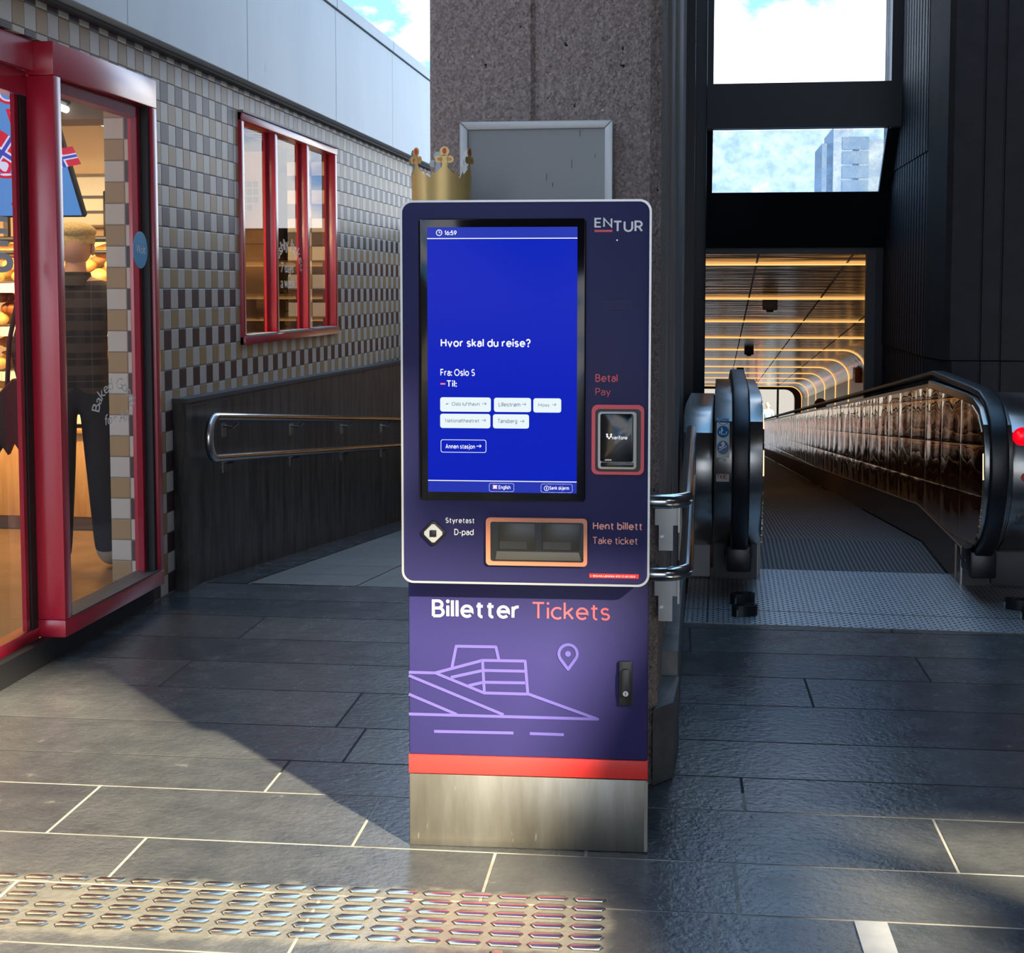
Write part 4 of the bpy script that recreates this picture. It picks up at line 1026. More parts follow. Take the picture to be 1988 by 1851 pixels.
for n_ in range(NP):
    a = ph0 + (n_ + .5) * 2 * pi / NP
    ax = Vector((RX * 1.055 * cos(a - pi), RY_ * 1.055 * sin(a - pi), 0)); tn = Vector((-RX * sin(a - pi), RY_ * cos(a - pi), 0)).normalized()
    peaks.append((ax, tn))
    no_ = Vector((tn.y, -tn.x, 0)); sg_ = 1 if no_.dot(ax) > 0 else -1
    for (du, dz, r) in ((0, .128, .0125), (-.0145, .108, .0095), (.0145, .108, .0095), (0, .108, .012)):
        f.face([tuple(ax + tn * (du + r * cos(2 * pi * q / 16)) + Vector((0, 0, dz + r * sin(2 * pi * q / 16)))) for q in range(16)][::sg_])
band = build('crown_band', f, [M['copper'], M['paper']], crown, smooth=0)
sm = band.modifiers.new('solid', 'SOLIDIFY'); sm.thickness = .0007; sm.offset = -1; sm.material_offset = 1
for ax, tn in peaks:
    nrm = Vector((tn.y, -tn.x, 0));
    if nrm.dot(ax) < 0: nrm = -nrm
    for (du, dz, r1, r2, mm) in ((0, .129, .0052, .0078, 'gem_red'), (-.0145, .108, .0042, .0042, 'gem_orange'), (.0145, .108, .0042, .0042, 'gem_orange')):
        f = MB(); lo = [ax + nrm * .0002 + tn * (du + r1 * cos(2 * pi * q / 14)) + Vector((0, 0, dz + r2 * sin(2 * pi * q / 14))) for q in range(14)]
        f.face([tuple(v) for v in lo]); f.face([tuple(v + nrm * .0008) for v in lo][::-1])
        f.bm.verts.ensure_lookup_table()
        for q in range(14): f.bm.faces.new((f.bm.verts[q], f.bm.verts[(q + 1) % 14], f.bm.verts[14 + (q + 1) % 14], f.bm.verts[14 + q]))
        bmesh.ops.recalc_face_normals(f.bm, faces=f.bm.faces[:]); build('gem', f, M[mm], crown)

# ------------------------------------------------------------------ empty poster frame on the pillar
a = at_y(892, 236, 4.17); b = at_y(1190, 236, 4.17)
pf = empty('poster_frame', ((a.x + b.x) / 2, 4.185, 1.30), 0, 'empty silver snap frame with a grey sheet hung on the concrete pillar', 'poster frame')
hw = (b.x - a.x) / 2; ht = a.z - 1.30
f = MB()
f.prism([(-hw, 0), (hw, 0), (hw - .024, .024), (-hw + .024, .024)], .003, -.016, 'xz', bev=.004)
f.prism([(-hw, ht), (hw, ht), (hw - .024, ht - .024), (-hw + .024, ht - .024)], .003, -.016, 'xz', bev=.004)
f.prism([(-hw, 0), (-hw + .024, .024), (-hw + .024, ht - .024), (-hw, ht)], .003, -.016, 'xz', bev=.004)
f.prism([(hw, 0), (hw - .024, .024), (hw - .024, ht - .024), (hw, ht)], .003, -.016, 'xz', bev=.004)
build('frame_profile', f, M['alu'], pf)
f = MB(); f.box(-hw + .012, hw - .012, -.005, .014, .012, ht - .012); build('poster_sheet', f, M['poster'], pf)
f = MB()
for (px_, py_, h_) in ((1126, 258, .018), (1110, 318, .024), (1061, 344, .020), (1155, 302, .010), (1073, 358, .012)):
    q = at_y(px_, py_, 4.18); f.face([(q.x - pf.location.x + dx_, -.0058, q.z - 1.30 + dz_) for dx_, dz_ in ((-.0012, -h_ / 2), (.0008, -h_ / 2), (.0014, h_ / 2), (-.0006, h_ / 2))])
build('scratches', f, M['darkgrey'], pf, smooth=0)

# ------------------------------------------------------------------ handrails
def arcp(c, r, a0, a1, u, v, n=8):
    return [Vector(c) + (Vector(u) * cos(R(a0 + (a1 - a0) * i / n)) + Vector(v) * sin(R(a0 + (a1 - a0) * i / n))) * r for i in range(n + 1)]
hr = empty('handrail', (-2.40, 6.85, .6), 0, 'double stainless handrail with rounded end along the granite ramp wall', 'handrail')
sv = Vector((0, 1, -.0935)).normalized(); nv_ = Vector((0, .0935, 1)).normalized(); XR = -2.40
c0 = Vector((XR, 6.93, .737)); rad_ = .104
path = [c0 + sv * 7 + nv_ * rad_] + [c0 + sv * .5 + nv_ * rad_] + arcp(c0, rad_, 90, 270, sv, nv_, 14) + [c0 + sv * .5 - nv_ * rad_, c0 + sv * 7 - nv_ * rad_]
f = MB(); f.tube(path, .0215, 14); build('rail', f, M['polished'], hr, world=True, smooth=60)
for k in range(6):
    q = c0 + sv * (.35 + k * 1.25)
    f = MB(); f.tube([q + nv_ * (rad_ - .03), q + nv_ * (rad_ - .055) + Vector((-.03, 0, 0)), Vector((XG + .003, q.y, q.z + .055))], .007, 8)
    f.box(XG, XG + .006, q.y - .03, q.y + .03, q.z + .0, q.z + .07); build('rail_bracket', f, M['steel'], hr, world=True)
    f = MB(); f.tube([q - nv_ * (rad_ + .01), q - nv_ * (rad_ + .03) + Vector((-.03, 0, 0)), Vector((XG + .003, q.y, q.z - .14))], .007, 8)
    f.box(XG, XG + .006, q.y - .03, q.y + .03, q.z - .19, q.z - .12)
    build('rail_bracket', f, M['steel'], hr, world=True)
hr = empty('handrail', (-.05, 4.2, .6), 0, 'stainless double handrail wrapped around the pillar, right of the kiosk', 'handrail')
XR = -.036; zu, zw = .872, .662; YE = 6.22
path = [Vector((-.62, 4.115, zu)), Vector((-.14, 4.115, zu))] + arcp((XR - .075, 4.19, zu), .075, 270, 360, (1, 0, 0), (0, 1, 0), 8) + [Vector((XR, 4.6, zu))] + arcp((XR, YE, (zu + zw) / 2), (zu - zw) / 2, 90, -90, (0, 1, 0), (0, 0, 1), 12) + [Vector((XR, 4.6, zw))] + arcp((XR - .075, 4.19, zw), .075, 360, 270, (1, 0, 0), (0, 1, 0), 8) + [Vector((-.14, 4.115, zw)), Vector((-.62, 4.115, zw))]
f = MB(); f.tube(path, .0215, 14); build('rail', f, M['polished'], hr, world=True, smooth=60)
for zc in (zu, zw):
    f = MB(); f.box(-.128, -.056, 4.215, 4.221, zc - .085, zc - .028); f.box(-.060, -.054, 4.18, 4.262, zc - .10, zc - .02); f.box(-.13, -.056, 4.20, 4.26, zc - .034, zc - .028)
    f.box(-.116, -.075, 4.215, 4.26, zc - .16, zc - .085)
    bk = build('rail_bracket', f, M['steel'], hr, world=True)
    f = MB()
    for dx_ in (-.122, -.117): f.lathe([(.0005, 0), (.0025, 0), (.0025, .014), (.0005, .014)], (dx_ + .012, 4.205, zc - .118), 8, 'y')
    build('bolt', f, M['polished'], bk, world=True)

# ------------------------------------------------------------------ tactile paving studs
sb = MB(); L_, W2, H_ = .078, .026, .0065
o1 = [(-L_ / 2, 0), (-L_ / 2 + .009, -W2 / 2), (L_ / 2 - .009, -W2 / 2), (L_ / 2, 0), (L_ / 2 - .009, W2 / 2), (-L_ / 2 + .009, W2 / 2)]
sb.prism(o1, 0.0, H_, 'xy', bev=.003)
d0 = Vector((-.252, 3.392)); dU = Vector((-.0922, -.0031)); dV = Vector((.0020, -.0508))
proto = None; n_ = 0
for cI in range(19):
    for rI in range(6):
        if (cI, rI) == (14, 2): continue
        q = d0 + dU * cI + dV * rI
        if q.x < -1.86: continue
        if proto is None: o = proto = build('tactile_bar', sb, M['bar'], at=Matrix())
        else: o = proto.copy(); COL.objects.link(o)
        o.location = (q.x, q.y, .0); o.rotation_euler = (0, 0, R(1.9))
        tag(o, 'low steel guidance bar set in the slate floor, in the six-row strip before the kiosk', 'tactile bar', 'tactile bars in the six-row strip')
o = proto.copy(); COL.objects.link(o); q = on_floor(966, 1863); o.location = (q.x, q.y, 0); o.rotation_euler = (0, 0, R(100))
for k in ('group',): del o[k]
tag(o, 'single steel bar turned crosswise in front of the tactile strip', 'tactile bar')
q0 = on_floor(1658, 1790); q1 = on_floor(1722, 1793)
f = MB(); f.prism([(q0.x, q0.y), (q1.x, q1.y), (q1.x + .012, 2.95), (q0.x + .012, 2.95)], -.003, .0035, 'xy')
tag(build('marker_strip', f, M['white_stone'], smooth=0), 'white stone strip let into the slate floor at the right', 'floor marker')

# ================================================================== MOVING WALKWAY AND TUNNEL (own axis, slopes down)
WA = math.atan(403 / F) - YAW
WM = Matrix.Translation((.313, 7.43, 0)) @ Matrix.Rotation(-WA, 4, 'Z')
def wroot(name, loc, label, cat, group=None, kind=None):
    o = empty(name, (0, 0, 0), 0, label, cat, group, kind); o.matrix_basis = WM @ Matrix.Translation(loc); return o
def wpart(name, f, m, par, smooth=35):
    f.sub(WM); return build(name, f, m, par, world=True, smooth=smooth)
def wobj(name, f, m, smooth=35): return build(name, f, m, None, smooth=smooth, at=WM.copy())
SLP = -.098; KY = 1.2
def zs(y): return 0 if y < KY else SLP * (y - KY)
YEND = 42.6
# walkway pallets
wk = wroot('moving_walkway', (.48, .2, 0), 'long moving walkway of ribbed pallets running down into the tunnel', 'moving walkway')
f = MB(); f.prism([(.21, -.004), (KY, -.004), (YEND, zs(YEND)), (YEND, zs(YEND) - .15), (KY, -.15), (.21, -.15)], .012, .968, 'yz')
wpart('pallet_belt', f, M['belt'], wk, 0)
f = MB(); f.box(-.36, 1.62, -1.075, .205, -.003, .0035); f.mi = 1; f.box(.0, .97, .205, .23, -.004, .004)
f.mi = 2
f.box(-.36, 1.62, -.805, -.800, .0035, .0040); f.box(-.262, -.257, -1.07, .2, .0035, .0040)
wpart('landing_plate', f, [M['tread'], M['belt'], M['black']], wk, 0)
# side walls of the walkway
def newel_outline(off=0.0, low=.20):
    # closed front end of a balustrade in (y, z): top edge, round nose, underside
    pts = [(KY, .945 + off), (-.05, .962 + off)]
    ctrl = [(-.30, .958), (-.47, .925), (-.58, .855), (-.63, .76), (-.645, .64), (-.62, .52), (-.56, .41), (-.46, .31), (-.32, .235), (-.17, low)]
    cxy = Vector((-.15, .60))
    for p in ctrl:
        v = Vector(p) - cxy; v = v * (1 + off / v.length); pts.append((cxy.x + v.x, cxy.y + v.y))
    return pts
def balustrade(name, label, x_in, sgn, yend, wd=.235, bo=.11):
    # x_in: inner face; sgn +1 body extends to +x
    b = wroot(name, (x_in + sgn * bo, 0, 0), label, 'balustrade')
    X = lambda d: x_in + sgn * d
    f = MB(); f.prism(newel_outline() + [(0.02, .19), (KY, .185)], X(.008), X(wd), 'yz', bev=.004)
    wpart('newel', f, M['steel'], b, 25)
    f = MB(); f.prism([(KY, .93), (yend, .93 + zs(yend)), (yend, .05 + zs(yend)), (KY, .05)], X(.016), X(wd), 'yz')
    f.prism([(-.06, 0), (KY, 0), (KY, .19), (-.06, .19)], X(.004), X(wd), 'yz', bev=.003)
    wpart('deck', f, M['steel'], b, 25)
    f = MB(); iy = [(p[0] * .985 + .0, p[1] - .035) for p in newel_outline()[1:-1] if p[1] > .30] + [(-.30, .255), (-.10, .205), (.05, .20)]
    f.prism([(yend, .905 + zs(yend)), (KY, .905)] + iy + [(KY + .2, .19), (yend, .19 + zs(yend) - .02)], X(.002), X(.010), 'yz')
    wpart('mirror_cladding', f, M['bronze'], b, 0)
    f = MB(); f.prism([(.05, 0), (KY, 0), (yend, zs(yend)), (yend, zs(yend) + .175), (KY + .25, .175), (.05, .195)], X(-.004), X(.014), 'yz')
    f.tube([(X(-.004), -.12, .204)] + [(X(-.004), .05, .20), (X(-.004), KY + .22, .183), (X(-.004), yend, zs(yend) + .185)], .006, 6)
    wpart('skirt_panel', f, mat('brown_skirt_steel', (.26, .19, .15), .38, metal=.8), b, 25)
    path = [(X(bo), yend, .985 + zs(yend)), (X(bo), KY + .05, .985)] + [(X(bo), p[0], p[1]) for p in newel_outline(.022)[1:]] + [(X(bo), -.05, .18)]
    f = MB()
    # belt: rounded-rectangle section swept along the path
    sec = rr(-.042, .042, -.016, .016, .012, 3); P = [Vector(p) for p in path]; rings = []
    for i in range(len(P)):
        t = (P[min(i + 1, len(P) - 1)] - P[max(i - 1, 0)]).normalized(); nn = Vector((0, -t.z, t.y)) * -1
        rings.append([f.bm.verts.new(P[i] + Vector((a_, 0, 0)) + nn * b_) for a_, b_ in sec])
    for q0_, q1_ in zip(rings[:-1], rings[1:]):
        for k in range(len(sec)): f.bm.faces.new((q0_[k], q0_[(k + 1) % len(sec)], q1_[(k + 1) % len(sec)], q1_[k]))
    f.bm.faces.new(rings[-1]); bmesh.ops.recalc_face_normals(f.bm, faces=f.bm.faces[:])
    wpart('handrail_belt', f, M['rubber'], b, 40)
    f = MB(); f.box(X(bo - .062), X(bo + .062), -.32, -.05, .085, .215, bev=.012); f.box(X(bo - .07), X(bo + .07), -.20, -.05, .135, .155, bev=.005); wpart('belt_inlet', f, M['black'], b)
    f = MB(); f.box(X(.015), X(wd - .005), -.075, -.055, .004, .20); wpart('base_plate', f, M['darkgrey'], b)
    return b
bl = balustrade('balustrade', 'steel balustrade with black handrail belt at the left of the moving walkway', -.002, -1, YEND)
br = balustrade('balustrade', 'mirror bronze balustrade with black handrail belt at the right of the moving walkway', .980, 1, YEND, .135, .070)
# outer casings beside both newels
def casing(name, label, x0, x1, top_, kids):
    b = wroot(name, ((x0 + x1) / 2, 0, 0), label, 'casing')
    o = [(p[0] * .93, p[1] * top_) for p in newel_outline()]; o = [(14.0, .80 + zs(14))] + [(KY, o[0][1] - .02)] + o[1:] + [(-.05, .20), (KY, .2), (14.0, zs(14))]
    f = MB(); f.prism(o, x0, x1, 'yz', bev=.006); wpart('casing_shell', f, M['steel'], b, 25)
    f = MB(); f.box(x0 + .01, x1 - .012, -.085, -.04, .012, .20, bev=.003); wpart('kick_plate', f, M['lightgrey'] if kids == 'L' else M['darkgrey'], b)
    return b
cl = casing('walkway_casing', 'curved steel casing between pillar wall and left walkway balustrade', -.385, -.242, .93, 'L')
cr = casing('walkway_casing', 'curved steel casing with red lamp right of the walkway', 1.120, 1.62, .955, 'R')
# lamp, button and key switch on the right casing
def nose_y(z, k=1.0):
    pts = newel_outline()
    for p, q in zip(pts[2:-1], pts[3:]):
        if q[1] <= z <= p[1]: return (p[0] + (q[0] - p[0]) * (p[1] - z) / (p[1] - q[1])) * k
    return -.6
yn = nose_y(.80, .93)
f = MB(); f.lathe([(.001, 0), (.044, 0), (.044, -.012), (.034, -.020), (.001, -.024)], (1.168, yn + .012, .800), 22, 'y'); wpart('warning_lamp', f, M['lamp_red'], cr)
f = MB(); f.lathe([(.001, 0), (.022, 0), (.020, -.016), (.001, -.017)], (1.178, nose_y(.625, .93) + .006, .615), 16, 'y'); wpart('stop_button', f, M['redink'], cr)
f = MB(); f.lathe([(.001, 0), (.018, 0), (.017, -.012), (.001, -.013)], (1.170, nose_y(.44, .93) + .004, .425), 16, 'y'); wpart('key_switch', f, M['black'], cr)
# safety stickers on the left newel
sk = None
def nz(z, x0, x1, eps): return nose_y(z) - eps
def curved(f, x0, x1, z0, z1, eps, n=8):
    for i in range(n):
        za, zb = z0 + (z1 - z0) * i / n, z0 + (z1 - z0) * (i + 1) / n
        f.face([(x0, nose_y(za) - eps, za), (x1, nose_y(za) - eps, za), (x1, nose_y(zb) - eps, zb), (x0, nose_y(zb) - eps, zb)])
def nm_(f, pts, eps): f.face([(x, nose_y(z) - eps, z) for x, z in pts])
sx0, sx1 = -.226, -.166
f = MB(); curved(f, sx0, sx1, .690, .868, .002); st1 = wpart('safety_sticker', f, M['cream_plastic'], bl, 0)
for k, zc in enumerate((.865, .808, .736)):
    f = MB(); ry = .027 if k < 2 else .032
    pts = [(-.196 + .0275 * cos(2 * pi * i / 20), zc + ry * sin(2 * pi * i / 20)) for i in range(20)]
    pts = [(x, min(z, .868)) for x, z in pts]
    vs_ = [(x, nose_y(z) - .0028, z) for x, z in pts]
    c_ = (-.196, nose_y(zc) - .0028, zc)
    for i in range(20): f.face([c_, vs_[i], vs_[(i + 1) % 20]])
    wpart('sticker_pictogram', f, M['safety_blue'], st1, 0)
f = MB()
def pic(pts, w_):
    for (p, q) in zip(pts[:-1], pts[1:]):
        d = Vector((q[0] - p[0], q[1] - p[1])).normalized(); n_v = Vector((-d.y, d.x)) * w_ / 2
        f.face([(a_[0], nose_y(a_[1]) - .0036, a_[1]) for a_ in ((p[0] - n_v.x, p[1] - n_v.y), (q[0] - n_v.x, q[1] - n_v.y), (q[0] + n_v.x, q[1] + n_v.y), (p[0] + n_v.x, p[1] + n_v.y))])
pic([(-.214, .722), (-.178, .744)], .003); pic([(-.214, .736), (-.202, .738), (-.194, .745), (-.196, .755)], .006); pic([(-.198, .757), (-.193, .763)], .007); pic([(-.194, .745), (-.186, .750)], .004)
pic([(-.206, .797), (-.183, .797)], .003); pic([(-.204, .800), (-.202, .818), (-.196, .812)], .005); pic([(-.203, .820), (-.201, .826)], .006); pic([(-.212, .799), (-.211, .812)], .004); pic([(-.181, .799), (-.179, .810)], .004)
wpart('pictogram_figures', f, M['white'], st1, 0)
f = MB(); curved(f, -.212, -.181, .672, .684, .002, 2); nm2 = wpart('maker_sticker', f, M['white'], bl, 0)
f = MB(); curved(f, -.226, -.166, .575, .612, .002, 3); nm3 = wpart('maker_sticker', f, M['cream_plastic'], bl, 0)
def curved_text(st, x0, x1, z0, z1, w_, eps, m, par):
    g = MB(); g.stext(st, x0, x1, z0, z1, 0, w_)
    for v in g.bm.verts: v.co.y += nose_y(v.co.z) - eps
    wpart('sticker_lettering', g, m, par, 0)
curved_text('TKE', -.210, -.183, .6745, .6815, .2, .003, M['ink'], nm2)
curved_text('TK', -.222, -.196, .588, .609, .2, .003, mat('maroon_ink', (.16, .02, .08), .5), nm3)
curved_text('E', -.193, -.176, .588, .609, .2, .003, M['redink'], nm3)
# black rubber posts on the landing plate
def cup(x, y, rz, label):
    f = MB(); o = [(.062 * cos(2 * pi * i / 24), .036 * sin(2 * pi * i / 24)) for i in range(24)]; i_ = [(p[0] * .80, p[1] * .70) for p in o]
    f.ring(o, i_, .0036, .052, 'xy'); f.prism([(p[0] * .82, p[1] * .72) for p in o], .0036, .046, 'xy')
    ob = build('rubber_post_socket', f, M['rubber'], at=WM @ Matrix.Translation((x, y, 0)) @ Matrix.Rotation(R(rz), 4, 'Z'), smooth=40)
    ob2 = MB(); ob2.box(-.056, -.048, -.040, -.034, .006, .040); build('latch', ob2, M['polished'], ob)
    tag(ob, label, 'post socket')
cup(-.098, -.655, 24, 'black oval rubber socket on the landing plate, nearest the left balustrade')
cup(-.092, -.905, 24, 'black oval rubber socket on the landing plate, left one nearer the kiosk')
cup(1.16, -.60, -24, 'black oval rubber socket at the right plate edge, farther of two')
cup(1.19, -.82, -24, 'black oval rubber socket at the right plate edge, nearer of two')

# --- tunnel: sheet metal ceiling, round shoulder, panelled wall
HC = 2.393                   # ceiling height over the hall floor at local y = 0
def zc(y): return HC - .1 * y
XWL, XL0, RAD = 2.57, -3.2, .42
Y_A = 5.56
t = MB()
def sect(y, nr=8):
    z = zc(y); fl_ = zs(y) - .45
    pts = [(XL0, z)] + [(x, z) for x in (-1.6, -.75, .1, .95, 1.6)]
    pts += [(XWL - RAD + RAD * sin(R(90 * i / nr)), z - RAD + RAD * cos(R(90 * i / nr))) for i in range(nr + 1)]
    pts += [(XWL, z - RAD - .02), (XWL, fl_)]
    return [(p[0], y, p[1]) for p in pts]
ystn = [Y_A + i * (YEND - Y_A) / 16 for i in range(17)]
S_ = [[t.bm.verts.new(p) for p in sect(y)] for y in ystn]
ns = len(S_[0])
for a_, b_ in zip(S_[:-1], S_[1:]):
    for k in range(ns - 1):
        q = t.bm.faces.new((a_[k], b_[k], b_[k + 1], a_[k + 1])); q.material_index = 0 if k < ns - 2 else 1
    q = t.bm.faces.new((a_[0], b_[0], t.bm.verts.new((XL0, b_[0].co.y, zs(b_[0].co.y) - .45)), t.bm.verts.new((XL0, a_[0].co.y, zs(a_[0].co.y) - .45)))); q.material_index = 1
t.mi = 2
for k, x in enumerate((-1.55, -.73, .12, .97, 1.75)):
    t.face([(x, Y_A, zc(Y_A) - .003), (x + .018, Y_A, zc(Y_A) - .003), (x + .018, YEND, zc(YEND) - .003), (x, YEND, zc(YEND) - .003)])
tun = wobj('ceiling_tunnel', t, [M['tunnel_metal'], M['tunnel_wall'], M['lightgrey']], 50)
tag(tun, 'sheet metal ceiling and wall lining of the tunnel', 'tunnel lining', kind='structure')
t = MB(); t.box(XL0 - .1, XWL + .1, Y_A - .2, YEND, 2.6, 2.7)
t.bm.clear(); t.prism([(Y_A, zc(Y_A) + .03), (YEND, zc(YEND) + .03), (YEND, zc(YEND) + .2), (Y_A, zc(Y_A) + .2)], XL0 - .2, XWL + .3, 'yz')
t.prism([(Y_A - .2, -1.6), (YEND, zs(YEND) - 1.6), (YEND, zc(YEND) + .2), (Y_A - .2, zc(Y_A) + .2)], XWL + .02, XWL + .3, 'yz')
t.prism([(Y_A - .2, -1.6), (YEND, zs(YEND) - 1.6), (YEND, zc(YEND) + .2), (Y_A - .2, zc(Y_A) + .2)], XL0 - .3, XL0 - .02, 'yz')
tag(wobj('wall_tunnel', t, M['dark_concrete'], 0), 'concrete shell around the tunnel lining', 'tunnel shell', kind='structure')
t = MB(); t.prism([(KY, -.45), (YEND, zs(YEND) - .45), (YEND, zs(YEND) - .95), (KY, -.95)], XL0 - .2, XWL + .1, 'yz')
tag(wobj('floor_tunnel', t, M['darkgrey'], 0), 'dark floor of the tunnel under the walkways', 'floor', kind='structure')
# light strips over ceiling and down the right wall; left-wall legs added for bronze reflections
for k in range(12):
    cz = HC + .1 * 7.43 - EYE
    y = (HC + .743 - EYE) * F * (.003049 + .000766 * k) - 7.43
    if y > YEND - .3: break
    f = MB(); rad2 = RAD - .012; z = zc(y) - .012; x_ = XWL - .012
    P = [(XL0 + .02, y, zs(y) + .25), (XL0 + .02, y, z), (x_ - rad2, y, z)] + [(x_ - rad2 + rad2 * sin(R(i * 10)), y, z - rad2 + rad2 * cos(R(i * 10))) for i in range(1, 10)] + [(x_, y, zs(y) + .25)]
    w_ = .055
    for (p, q) in zip(P[:-1], P[1:]):
        d = (Vector(q) - Vector(p)).normalized(); nn = Vector((-d.z, 0, d.x)) * .008
        v = [Vector(p) + s1 * Vector((0, w_ / 2, 0)) + s2 * nn for s1, s2 in ((-1, -1), (1, -1), (1, 1), (-1, 1))]; v2 = [Vector(q) + s1 * Vector((0, w_ / 2, 0)) + s2 * nn for s1, s2 in ((-1, -1), (1, -1), (1, 1), (-1, 1))]
        for i in range(4): f.face([tuple(v[i]), tuple(v[(i + 1) % 4]), tuple(v2[(i + 1) % 4]), tuple(v2[i])])
    nth = ('first', 'second', 'third', 'fourth', 'fifth', 'sixth', 'seventh', 'eighth', 'ninth', 'tenth', 'eleventh', 'twelfth')[k]
    tag(wobj('light_strip', f, M['strip'], 0), 'warm light strip across the tunnel ceiling, %s from the tunnel mouth' % nth, 'light strip', 'light strips of the tunnel')
# small ceiling fittings and the red wall box
for k, (px_, py_) in enumerate(((1495, 586), (1454, 678), (1437, 717))):
    d = WM.inverted().to_3x3() @ ray(px_, py_); c_ = WM.inverted() @ CAM
    tt = (HC - .1 * c_.y - c_.z) / (d.z + .1 * d.y); q = c_ + d * tt
    f = MB(); f.box(q.x - .09, q.x + .09, q.y - .09, q.y + .09, q.z - .10, q.z + .03, bev=.01); f.lathe([(.001, -.13), (.04, -.13), (.05, -.10), (.001, -.10)], (q.x, q.y, q.z), 12)
    tag(wobj('ceiling_speaker', f, M['darkgrey']), 'small dark fitting under the tunnel ceiling, %s from the mouth' % ('first', 'second', 'third')[k], 'ceiling fitting')
d = WM.inverted().to_3x3() @ ray(1668, 728); c_ = WM.inverted() @ CAM; tt = (XWL - c_.x) / d.x; q = c_ + d * tt
f = MB(); f.box(XWL - .10, XWL - .002, q.y - .30, q.y + .30, q.z - .14, q.z + .14, bev=.01); f.mi = 1; f.box(XWL - .102, XWL - .098, q.y - .2, q.y + .2, q.z - .03, q.z + .03)
tag(wobj('alarm_box', f, [mat('orange_red_box', (.45, .10, .04), .4), M['cream_plastic']]), 'orange-red box on the right tunnel wall', 'alarm box')
# portal at the far end
f = MB(); zt = zc(YEND); zb = zs(YEND) - .45
o = [(XL0, zb)] + [(XL0, zt)] + [(XWL - RAD + RAD * sin(R(i * 15)), zt - RAD + RAD * cos(R(i * 15))) for i in range(7)] + [(XWL, zb)]
i_ = [(XL0 + .2, zb)] + [(XL0 + .2, zt - .10)] + [(XWL - .22 - .35 + .35 * sin(R(i * 15)), zt - .10 - .35 + .35 * cos(R(i * 15))) for i in range(7)] + [(XWL - .22, zb)]
f.ring(o, i_, YEND, YEND + .5, 'xz')
tag(wobj('trim_5', f, M['dark']), 'black portal frame at the far end of the tunnel', 'portal', kind='structure')
for k, x in enumerate((.72, 1.02, 1.75)):
    f = MB(); f.box(x, x + .07, YEND + .2, YEND + .3, zb, zt - .1)
    tag(wobj('exit_post', f, M['darkgrey']), ('left', 'middle', 'right')[k] + ' dark door post standing in the tunnel exit', 'door post')
# street beyond the exit
f = MB(); f.box(-14, 16, YEND + .5, YEND + 26, zb - .2, zb)
tag(wobj('floor_street', f, mat('street_paving', (.09, .09, .095), .6), 0), 'pale street paving beyond the tunnel exit', 'street', kind='structure')
f = MB(); f.box(-12, 14, YEND + 20, YEND + 20.4, zb, zb + 7)
tag(wobj('wall_street', f, mat('pale_facade', (.11, .11, .115), .7), 0), 'white facade across the street beyond the tunnel exit', 'facade', kind='structure')
f = MB(); f.box(1.32, 1.80, YEND + 3, YEND + 3.1, zb + .9, zb + 1.3); f.box(1.35, 1.38, YEND + 3.02, YEND + 3.08, zb, zb + .9); f.box(1.72, 1.75, YEND + 3.02, YEND + 3.08, zb, zb + .9)
tag(wobj('street_sign', f, M['darkgrey']), 'low dark sign board beyond the tunnel exit', 'sign')
for k, (x, dx_) in enumerate(((.55, 0), (.85, .2))):
    f = MB(); f.ell((x, YEND + 4 + dx_, zb + 2.28), .17, .17, .17); f.mi = 1; f.box(x - .015, x + .015, YEND + 3.985 + dx_, YEND + 4.015 + dx_, zb, zb + 2.2)
    tag(wobj('street_tree', f, [mat('leaf_green', (.12, .45, .14), .6), M['darkgrey']]), ('left', 'right')[k] + ' round green clipped tree beyond the tunnel exit', 'tree')

# ================================================================== TOWER BLOCK SEEN THROUGH THE LOWER PANE
f = MB(); Yt = 120.0
a = at_y(1597, 285, Yt); b = at_y(1705, 285, Yt); c_ = at_y(1655, 285, Yt); d_ = at_y(1618, 285, Yt)
tb = empty('tower_block', ((a.x + b.x) / 2, Yt + 4, 0), 0, 'pale tower block with dark panels seen through the dusty lower pane', 'tower block')
f = MB(); f.box(d_.x, c_.x, Yt, Yt + 9, 0, at_y(1640, 246, Yt).z); f.box(c_.x, b.x + 6, Yt + 1, Yt + 9, 0, at_y(1690, 268, Yt).z); build('tower_wall', f, M['tower'], tb, world=True, smooth=0)
f = MB(); f.box(a.x, d_.x, Yt + .5, Yt + 8, 0, at_y(1600, 277, Yt).z); build('side_wing', f, M['tower_dark'], tb, world=True, smooth=0)
for k in range(9):
    z = at_y(1640, 275 + k * 28, Yt).z
    f = MB(); q = at_y(1662, 300, Yt); f.box(q.x - 1.1, q.x + 1.0, Yt - .05, Yt + .3, z - .6, z + .4); build('tower_window', f, M['tower_dark'], tb, world=True, smooth=0)

# ================================================================== INSIDE THE BAKERY
# tall cabinet, fridge and tiled pier behind the three-pane window
st = empty('storage_cabinet', (-3.27, 10.2, 0), 0, 'brown cabinet with a square vent grid behind the three-pane window', 'cabinet')
f = MB(); f.box(-3.48, -3.06, 10.0, 10.4, 0.002, 2.45); f.box(-3.48, -3.06, 9.985, 10.0, 1.90, 1.905); f.box(-3.48, -3.06, 9.985, 10.0, 1.80, 1.805); build('cabinet_body', f, M['card'], st, world=True)
f = MB()
for i in range(7):
    for j in range(6):
        if i + j < 9: f.box(-3.43 + i * .045, -3.398 + i * .045, 9.99, 10.002, 2.20 - j * .055, 2.24 - j * .055)
build('vent_grid', f, M['gasket'], st, world=True, smooth=0)
f = MB(); f.box(-3.40, -3.10, 9.55, 9.85, .002, 1.42, bev=.004); f.prism([(-3.40, 1.42), (-3.10, 1.42), (-3.16, 1.50), (-3.36, 1.53)], 9.56, 9.60)
